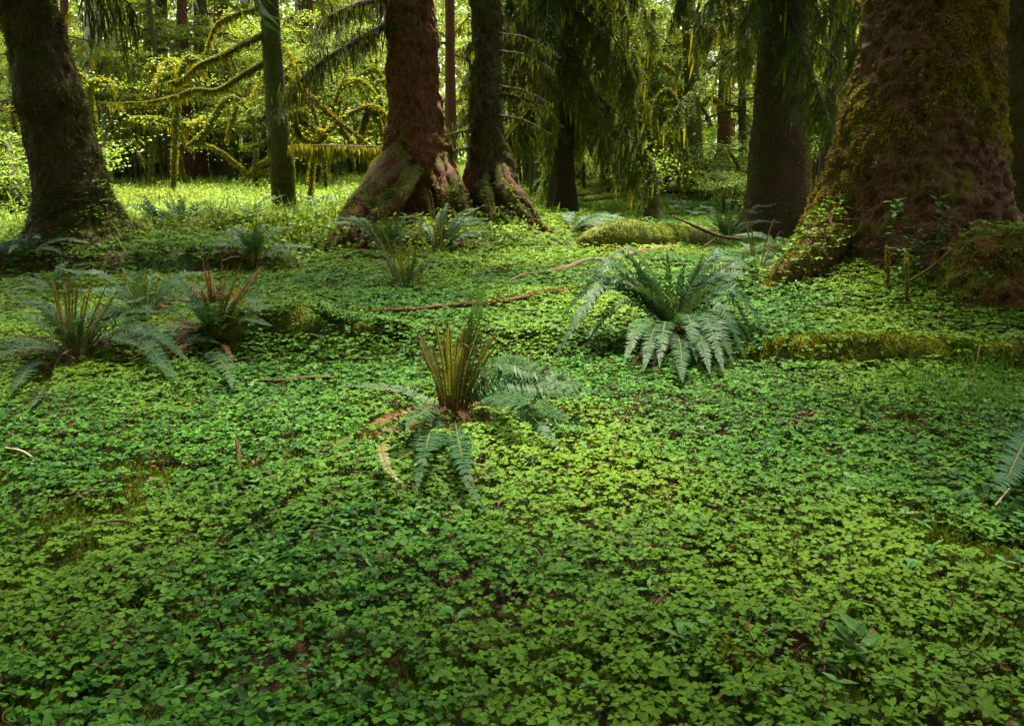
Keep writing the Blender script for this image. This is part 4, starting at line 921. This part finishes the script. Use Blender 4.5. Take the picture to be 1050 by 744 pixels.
log('nurse_log', 'moss-covered swell of a buried log, left of the middle fern', 'log', [(190, 352, .05, .0), (238, 348, .10, .03), (285, 344, .14, .04), (330, 345, .12, .03), (375, 346, .09, .02), (430, 348, .06, -.03)], 'mosslog', 80, 26, .08, 7000, thr=.0, mln=.02, scale=4., ox=900)
log('snag_stub', 'small pointed mossy stub on the buried log, left', 'stump', [(246, 346, .05, .12), (246, 338, .04, .22), (243, 330, .012, .27)], 'rootbark', 20, 10, .012, 500)
log('mossy_log', 'short thick mossy log lying behind the largest fern', 'log', [(596, 256, .10, .06), (615, 254, .19, .08), (650, 253, .21, .10), (690, 253, .20, .10), (722, 254, .18, .08), (745, 256, .1, .04)], 'mosslog', 70, 20, .07, 6000, thr=-.1, mln=.035, ox=260)
log('fallen_branch', 'bare reddish-brown branch slanting behind the largest fern', 'branch', [(518, 299, .014), (538, 291, .026), (556, 289, .024), (580, 284, .034), (604, 274, .028), (628, 275, .036), (655, 266, .030), (692, 260, .034)], 'wood', 70, 12, .024, lift=.085)
log('fallen_branch', 'reddish-brown branch lying on the rise, left of the largest fern', 'branch', [(352, 333, .012), (380, 330, .018), (425, 328, .022), (465, 324, .022), (510, 321, .022), (555, 312, .028), (600, 307, .03)], 'wood', 60, 10, .012, 900, 'mossgold', -.3, lift=.085)
log('fallen_branch', 'thin pale branch at the foot of the short thick mossy log', 'branch', [(612, 262, .025), (640, 262, .03), (672, 264, .025)], 'wood', 24, 8, .01, 500, lift=.05)
t, _, _ = log('broken_branch', 'bare forked dead branch propped above the largest fern', 'branch', [(688, 262, .012, .50), (705, 262, .018, .42), (735, 262, .024, .27), (760, 262, .02, .22)], 'wood', 30, 9, .012)
mb = MB(); tube(mb, [(*P(736, 262, .28), .02), (*P(722, 262, .12), .016), (*P(704, 262, .0), .01)], 14, 8, .008); part('fork', mb, M['wood'], t)
log('mossy_pole', 'long thin mossy pole lying across the far ground right of the twin trunk', 'log', [(540, 199, .07), (590, 203, .10), (640, 209, .11), (690, 212, .11), (752, 212, .08)], 'mosslog', 50, 9, .02, 4500, thr=.5, mln=.06, lift=.46)
log('mossy_pole', 'short mossy pole slanting to the long far pole, upper of two', 'log', [(622, 207, .06), (600, 213, .065), (577, 220, .055)], 'mosslog', 24, 8, .015, 1800, thr=.5, mln=.05, lift=.38)
log('mossy_pole', 'short mossy pole slanting to the long far pole, lower of two', 'log', [(660, 211, .06), (628, 217, .065), (600, 222, .055)], 'mosslog', 24, 8, .015, 1800, thr=.5, mln=.05, lift=.38)
log('dead_stick', 'curved brown stick on the ground left of the leafy broken post', 'log', [(614, 229, .02), (640, 222, .03), (664, 226, .025)], 'wood', 24, 8, .01, 300, lift=.05)
log('mossy_pole', 'thin yellow-mossed stick on the clearing left of the arching root', 'log', [(348, 191, .05, .2), (370, 192, .06, .2), (388, 192, .05, .2)], 'mosslog', 20, 8, .015, 1500, thr=.6, mln=.06)
p = P(668, 231); Yp = p[1]
t = thing('broken_post', 'slim broken mossy trunk post topped by leafy sprigs, right of centre', 'stump', p)
mb = MB(); trunk(mb, [(236, 650, 690), (228, 655, 683), (215, 659, 678), (195, 661, 675), (184, 661, 674)], Yp, W(0, 172, Yp)[2], (4, .2), .03, 40, .03, 88, 0, None, .2, .8); part('trunk', mb, M['greenbark'], t)
part('moss', moss_on(mb, 1600, lambda p, n: np.clip(.3 + 1.6 * fbm(p * 3, 3, 95), 0, 1), .04, .012, .8), M['moss'], t, False)
lf = MB(); c = W(666, 172, Yp); n = 420; leaves(lf, c + R.normal(size=(n, 3)) * np.array([.32, .25, .22]), np.array([0, 0, 1.]) + R.normal(size=(n, 3)) * .5, R.uniform(.05, .10, n)); part('sprig', lf, M['maple'], t, False)
mb = MB(); tube(mb, [(*W(683, 228, Yp), .06), (*W(694, 232, Yp - .3), .045), (*W(708, 234, Yp - .6), .02)], 16, 8, .012); part('root', mb, M['rootbark'], t)
def mossy_stems(name, label, cat, stems, Y, leaf=0, rad=1., drape=.25, nd=170, group=None, mats=('drape', 'greenbark'), lc=None):
    f = stems[0][0]; x0 = W(f[0], f[1], Y)[0]; t = thing(name, label, cat, (x0, Y, gz(x0, Y)), group)
    for st in stems:
        b = MB(); q = np.array([(*W(a[0], a[1], Y + (a[3] if len(a) > 3 else 0)), a[2] * rad) for a in st]); tube(b, q, 36, 8, .018, 8, int(st[0][0]), 1); s = MB().merge(b)
        drapes(b, q[:, :3], int(nd * len(st) / 4), .03, drape, .035, 0, .03); moss_on(s, 1300, None, .06, .02, .5, b)
        part('stem', b, [M[mats[0]], M[mats[1]]], t, False)
    if leaf:
        lf = MB()
        for st in stems:
            for a in st[1:]:
                n = leaf; c = W(a[0], a[1], Y); leaves(lf, c + R.normal(size=(n, 3)) * np.array([.34, .34, .08]), np.array([0, 0, 1.]) + R.normal(size=(n, 3)) * .4, R.uniform(.045, .085, n), 0, None, .8)
        part('crown', lf, M['maple'], t, False)
    return t
mossy_stems('arched_maple', 'bright yellow mossy stem arching over right of the drooping spruce', 'small tree',
    [[(674, 150, .05), (671, 122, .055), (676, 99, .065), (685, 94, .075), (693, 106, .08), (699, 135, .075), (704, 165, .06), (702, 192, .06)], [(692, 112, .07), (688, 125, .06), (684, 142, .05)], [(670, 10, .05), (667, 45, .06), (663, 75, .055), (658, 104, .04)], [(668, 56, .03), (680, 66, .025), (692, 76, .015)]], 20.5, 8)
mossy_stems('arched_maple', 'pale green mossy maple stem arching down over the clearing, left', 'small tree',
    [[(262, 196, .06), (262, 150, .05), (258, 118, .06), (245, 103, .075), (232, 103, .085), (220, 120, .09), (208, 138, .085), (193, 150, .05)], [(200, 146, .035), (222, 153, .04), (240, 166, .04), (258, 182, .03)], [(243, 110, .04), (236, 130, .03), (232, 146, .02)], [(248, 186, .03), (262, 172, .04), (282, 158, .03)], [(262, 180, .05), (275, 176, .05), (284, 182, .03)]], 27, 16, 1.1)
mossy_stems('bent_maple', 'low dark mossy hoop of a stem left of the paired reddish trunks', 'small tree', [[(147, 158, .04), (158, 140, .06), (172, 131, .07), (186, 135, .06), (190, 150, .04)], [(190, 190, .06), (184, 160, .06), (186, 136, .06)]], 29, 10)
mossy_stems('tangled_maple', 'tangle of crooked mossy branches between the slender tree and red spruce', 'small tree',
    [[(318, 200, .05), (322, 160, .05), (334, 137, .06), (348, 123, .05), (368, 112, .045), (385, 110, .045), (400, 124, .03)], [(345, 126, .03), (356, 140, .025), (364, 150, .02)], [(378, 112, .035), (372, 130, .03), (368, 146, .02)], [(383, 112, .03), (392, 135, .025), (397, 146, .02)], [(300, 118, .05), (312, 124, .05), (322, 132, .04), (334, 137, .04)], [(300, 118, .03), (308, 140, .03), (330, 148, .02)]], 17.5, 10, .8, .22)
mossy_stems('bare_pole', 'thin bare pale dead pole slanting in front of the tangled branches', 'branch', [[(290, 76, .018), (312, 94, .022), (345, 122, .022), (376, 147, .018)]], 16.2, 0, 1., .02, 4, None, ('mossgold', 'pale'))
mossy_stems('mossy_snag', 'short leaning yellow mossy snag among the left leaves', 'stump', [[(118, 146, .08), (124, 134, .09), (129, 125, .07)]], 30, 0, 1.2)
mossy_stems('leaning_stem', 'thin mossy stem curving up beside the left border spruce', 'small tree', [[(36, 198, .05), (30, 176, .05), (20, 150, .045), (12, 110, .04)], [(28, 170, .03), (22, 186, .03), (16, 205, .02)]], 19, 12)
rg = np.random.default_rng(91)
for k in range(18):
    px = rg.uniform(75, 400) if k < 11 else rg.uniform(540, 760); Y = rg.uniform(21, 32) if k < 11 else rg.uniform(19, 29); s = rg.choice([-1, 1]); h = rg.uniform(30, 110); w_ = rg.uniform(25, 70); yb = 192
    main = [(px, yb, .06), (px + s * w_ * .1, yb - (yb - h) * .5, .06), (px + s * w_ * .35, h + 8, .055), (px + s * w_ * .75, h, .045), (px + s * w_ * 1.2, h + 22, .02)]
    st = [main]
    for j in range(4):
        q = main[1 + j % 3]; d = rg.choice([-1, 1]); l = rg.uniform(18, 48); st.append([(q[0], q[1], .035), (q[0] + d * l * .5, q[1] - rg.uniform(-4, 16), .03, rg.normal() * .5), (q[0] + d * l, q[1] + rg.uniform(-8, 22), .012, rg.normal() * .8)])
    mossy_stems('crooked_maple', 'crooked moss-hung maple stem among the background leaves', 'small tree', st, Y, 42, 1., .42, 260, 'crooked mossy maple stems in the background')
p = P(638, 207); Ys = p[1]
t = thing('mossy_stump', 'small yellow mossy stump on splayed roots, far right of centre', 'stump', p)
mb = MB(); trunk(mb, [(200, 622, 660), (190, 628, 654), (180, 632, 648), (170, 634, 644)], Ys, W(0, 160, Ys)[2], (4, .3), .05, 36, .05, 89, 0, None, .4, .6); part('trunk', mb, M['mosslog'], t)
for pts in ([(636, 184, .12), (622, 188, .10), (606, 196, .06)], [(642, 182, .12), (654, 190, .1), (664, 199, .05)], [(640, 178, .1), (630, 172, .09), (622, 168, .05)]):
    b = MB(); tube(b, [(*W(a, c, Ys - .3), r_) for a, c, r_ in pts], 18, 9, .02); part('root', moss_on(MB().merge(b), 900, None, .07, .02, .6, b), [M['moss']], t, False)
# brush pile beside the clearing
p = P(150, 198); t = thing('brush_pile', 'heap of fallen mossy branches at the left edge of the clearing', 'branches', p)
for k in range(30):
    a = P(R.uniform(108, 195), R.uniform(189, 204)); d = np.array([R.uniform(-1, 1), R.normal() * .4, R.uniform(0, .3)]); l = R.uniform(.6, 1.8); b = MB()
    q = [(*(a - d * l * .5), .03), (*(a + [0, 0, .12]), .035), (*(a + d * l * .5 + [0, 0, R.uniform(0, .3)]), .012)]; tube(b, q, 14, 6, .012, 8, k, 1); drapes(b, [c[:3] for c in q], 60, .03, .16, .03, 0, .02); part('branch', b, [M['drape'], M['greenbark']], t, False)
# small dead wood in the clover
log('dead_stick', 'thin pale stick in the clover at the left border', 'stick', [(8, 478, .004), (24, 481, .0045), (36, 488, .003)], 'pale', 14, 6, .002, lift=.09)
log('dead_stick', 'reddish stick lying flat in the clover below the buried log, left', 'stick', [(246, 403, .006), (285, 405, .01), (315, 402, .016), (342, 402, .012)], 'wood', 24, 8, .004, lift=.09)
log('dead_stick', 'thin brown twig leaning out of the clover right of the middle fern', 'stick', [(622, 500, .004, .04), (636, 478, .004, .20), (656, 470, .003, .33)], 'wood', 14, 5, .001)
log('dead_stick', 'short curved reddish twig in the clover near the bottom right', 'stick', [(660, 668, .004, .05), (668, 652, .004, .09), (684, 640, .003, .11)], 'wood', 14, 5, .001)
log('dead_stick', 'reddish twig in the clover at the left', 'stick', [(100, 560, .003), (125, 556, .004), (150, 562, .003)], 'wood', 14, 5, .001, lift=.09)
log('dead_stick', 'pale twig in the clover under the right border frond', 'stick', [(1018, 540, .003, .09), (1032, 524, .003, .1)], 'pale', 8, 5, .001)
log('dead_twig', 'short brown dead stem standing in the clover left of the middle fern', 'stick', [(246, 494, .012, 0), (246, 488, .011, .1), (244, 484, .004, .17)], 'wood', 14, 7, .006)
log('mossy_stub', 'small pointed mossy stub in the clover at the bottom', 'stump', [(752, 706, .016, 0), (750, 700, .014, .06), (746, 696, .005, .11)], 'rootbark', 14, 8, .005, 250)
log('dead_stalk', 'tall thin pale dead stalk in the grass at the right', 'stick', [(994, 420, .0035, 0), (995, 416, .003, .16), (998, 410, .002, .33)], 'wood', 12, 5, .001)
p = P(850, 442); t = thing('rotten_bark', 'scattered slabs of rotten red bark with two upright spikes in the clover, right', 'wood', p)
for k in range(16):
    c = P(R.uniform(808, 888), R.uniform(434, 450), R.uniform(.03, .07)); d = np.array([R.normal(), R.normal() * .5, R.normal() * .12]); d = nrm(d); l = R.uniform(.04, .16); b = MB()
    tube(b, [(*(c - d * l * .5), .008), (*c, R.uniform(.012, .02)), (*(c + d * l * .5), .005)], 10, 6, .008, 22, k); part('bark_slab', b, M['rootbark'] if k % 4 == 0 else M['wood'], t)
for px, py, h in ((883, 440, .13), (809, 452, .09), (815, 452, .05)):
    b = MB(); c = P(px, py); tube(b, [(*c, .014), (*(c + [0, 0, h * .6]), .011), (*(c + [-.01, 0, h]), .003)], 12, 7, .005, 30); part('spike', b, M['wood'], t)
def seedling(label, px, py, h, n, ls, Y=None, stems=1, sway=.1, name='seedling', mat='seedling', base=None):
    b = P(px, py) if base is None else np.asarray(base, float); t = thing(name, label, 'plant', b)
    for s in range(stems):
        top = b + [R.normal() * sway, R.normal() * sway * .5, h * R.uniform(.75, 1.1)]; mb = MB(); q = np.array([b, (b + top) / 2 + [R.normal() * sway * .3, 0, 0], top]); tube(mb, np.c_[q, [.006, .004, .002]] if h > .3 else np.c_[q, [.003, .0025, .0015]], 12, 5, mat=1); c = curve(q, 30)
        lf = MB()
        for k in range(n):
            f = .35 + .65 * (k + R.random()) / n; p = c[int(f * 29)]; a = k * 2.2 + R.normal() * .4; d = nrm(np.array([math.cos(a), math.sin(a), .25 + R.normal() * .25])); l = ls * R.uniform(.7, 1.15)
            blades(mb, [p], [d], [l * .5], [.003], mat=1); v = np.array([[0, 0, 0], [.35, .27, .03], [.7, .2, 0], [1, 0, -.08], [.7, -.2, 0], [.35, -.27, .03], [.5, 0, -.03]]) * l
            sd_ = nrm(np.cross(d, [0, 0, 1.])); u = np.cross(sd_, d); mb.add(p + d * l * .3 + v[:, :1] * d + v[:, 1:2] * sd_ + v[:, 2:] * u, None, [(0, 6, 1), (1, 6, 2), (2, 6, 3), (0, 5, 6), (5, 4, 6), (4, 3, 6)], 0, R.random())
        part('stem', mb, [M[mat], M['stem']], t, False)
    return t
seedling('broad-leaved seedling at the right foot of the middle fern', 572, 462, .14, 8, .075, stems=3, sway=.05)
seedling('seedling with four spread leaves in the clover, bottom centre', 484, 672, .12, 6, .06)
seedling('larger seedling with pointed leaves in the clover, bottom right', 872, 690, .12, 9, .065, stems=2, sway=.03)
seedling('seedling with pointed leaves in the clover below the middle fern', 590, 482, .10, 6, .05)
seedling('seedling with pointed leaves in the clover, right of bottom centre', 757, 716, .09, 6, .07)
seedling('leafy huckleberry sprig growing up the bare bark of the giant spruce', 948, 288, .78, 26, .085, stems=4, sway=.20, name='huckleberry')
seedling('smaller leafy sprig at the lower left of the huckleberry', 928, 296, .42, 14, .07, stems=3, sway=.14, name='huckleberry')
seedling('leafy sprig in front of the mossy stump', 905, 318, .30, 10, .06, stems=2, sway=.1, name='huckleberry')
for px, py, x1, y1, lb in ((909, 302, 909, 252, 'thin upright mossy twig before the giant spruce, left one'), (929, 316, 928, 256, 'upright mossy twig before the giant spruce, right one'), (945, 300, 962, 252, 'bare bent twig beside the huckleberry')):
    Yb = P(px, py)[1]; t = thing('mossy_twig', lb, 'twig', P(px, py)); b = MB(); q = [(*P(px, py), .009), (*W((px + x1) / 2 + 2, (py + y1) / 2, Yb), .007), (*W(x1, y1, Yb), .003)]; tube(b, q, 16, 6, .005, 14, 1, 1); s = MB().merge(b); moss_on(s, 500, None, .022, .009, .6, b); part('twig', b, [M['mossgold'], M['wood']], t, False)
print('small', round(time.time() - T0, 1))
finish_clover()

# ================================================================== CAMERA, LIGHT
cam = bpy.data.objects.new('camera', bpy.data.cameras.new('camera')); COL.objects.link(cam)
cam.location = Vector([float(c) for c in CAM]); cam.rotation_euler = (math.radians(90) - PITCH, 0, 0)
cam.data.lens = 36 * F / 1050; cam.data.clip_end = 1000; cam.data.clip_start = .05; SC.camera = cam
SUN_AZ, SUN_EL = math.radians(8), math.radians(68)        # azimuth from straight ahead towards the right
sd = Vector((math.sin(SUN_AZ) * math.cos(SUN_EL), math.cos(SUN_AZ) * math.cos(SUN_EL), math.sin(SUN_EL)))
sl = bpy.data.lights.new('sun', 'SUN'); sl.energy = 4.6; sl.angle = math.radians(12); sl.color = (1., .92, .74)
so = bpy.data.objects.new('sun', sl); COL.objects.link(so); so.rotation_euler = sd.to_track_quat('Z', 'Y').to_euler(); so.location = (0, 0, 30)
w = bpy.data.worlds.new('World'); SC.world = w; w.use_nodes = True; nt = w.node_tree
sky = nt.nodes.new('ShaderNodeTexSky'); sky.sky_type = 'NISHITA'; sky.sun_disc = False; sky.sun_elevation = SUN_EL; sky.sun_rotation = SUN_AZ
sky.dust_density = 4.; sky.ozone_density = .6
bg = nt.nodes['Background']; bg.inputs['Strength'].default_value = .095; hs = nt.nodes.new('ShaderNodeHueSaturation'); hs.inputs['Saturation'].default_value = .35; nt.links.new(sky.outputs[0], hs.inputs['Color']); nt.links.new(hs.outputs[0], bg.inputs['Color'])   # overcast
SC.view_settings.view_transform = 'Standard'; SC.view_settings.look = 'None'; SC.view_settings.exposure = 2.55; SC.view_settings.gamma = 1
SC.view_settings.use_curve_mapping = False
SC.render.engine = 'CYCLES'; cy = SC.cycles
cy.use_denoising = True; cy.denoiser = 'OPENIMAGEDENOISE'
try: cy.denoising_input_passes = 'RGB_ALBEDO_NORMAL'; cy.denoising_prefilter = 'ACCURATE'
except Exception: pass
cy.max_bounces = 5; cy.diffuse_bounces = 3; cy.glossy_bounces = 2; cy.transmission_bounces = 3; cy.transparent_max_bounces = 4
cy.caustics_reflective = False; cy.caustics_refractive = False; cy.sample_clamp_indirect = 6
cy.use_adaptive_sampling = True; cy.adaptive_threshold = .02
print('done', round(time.time() - T0, 1))
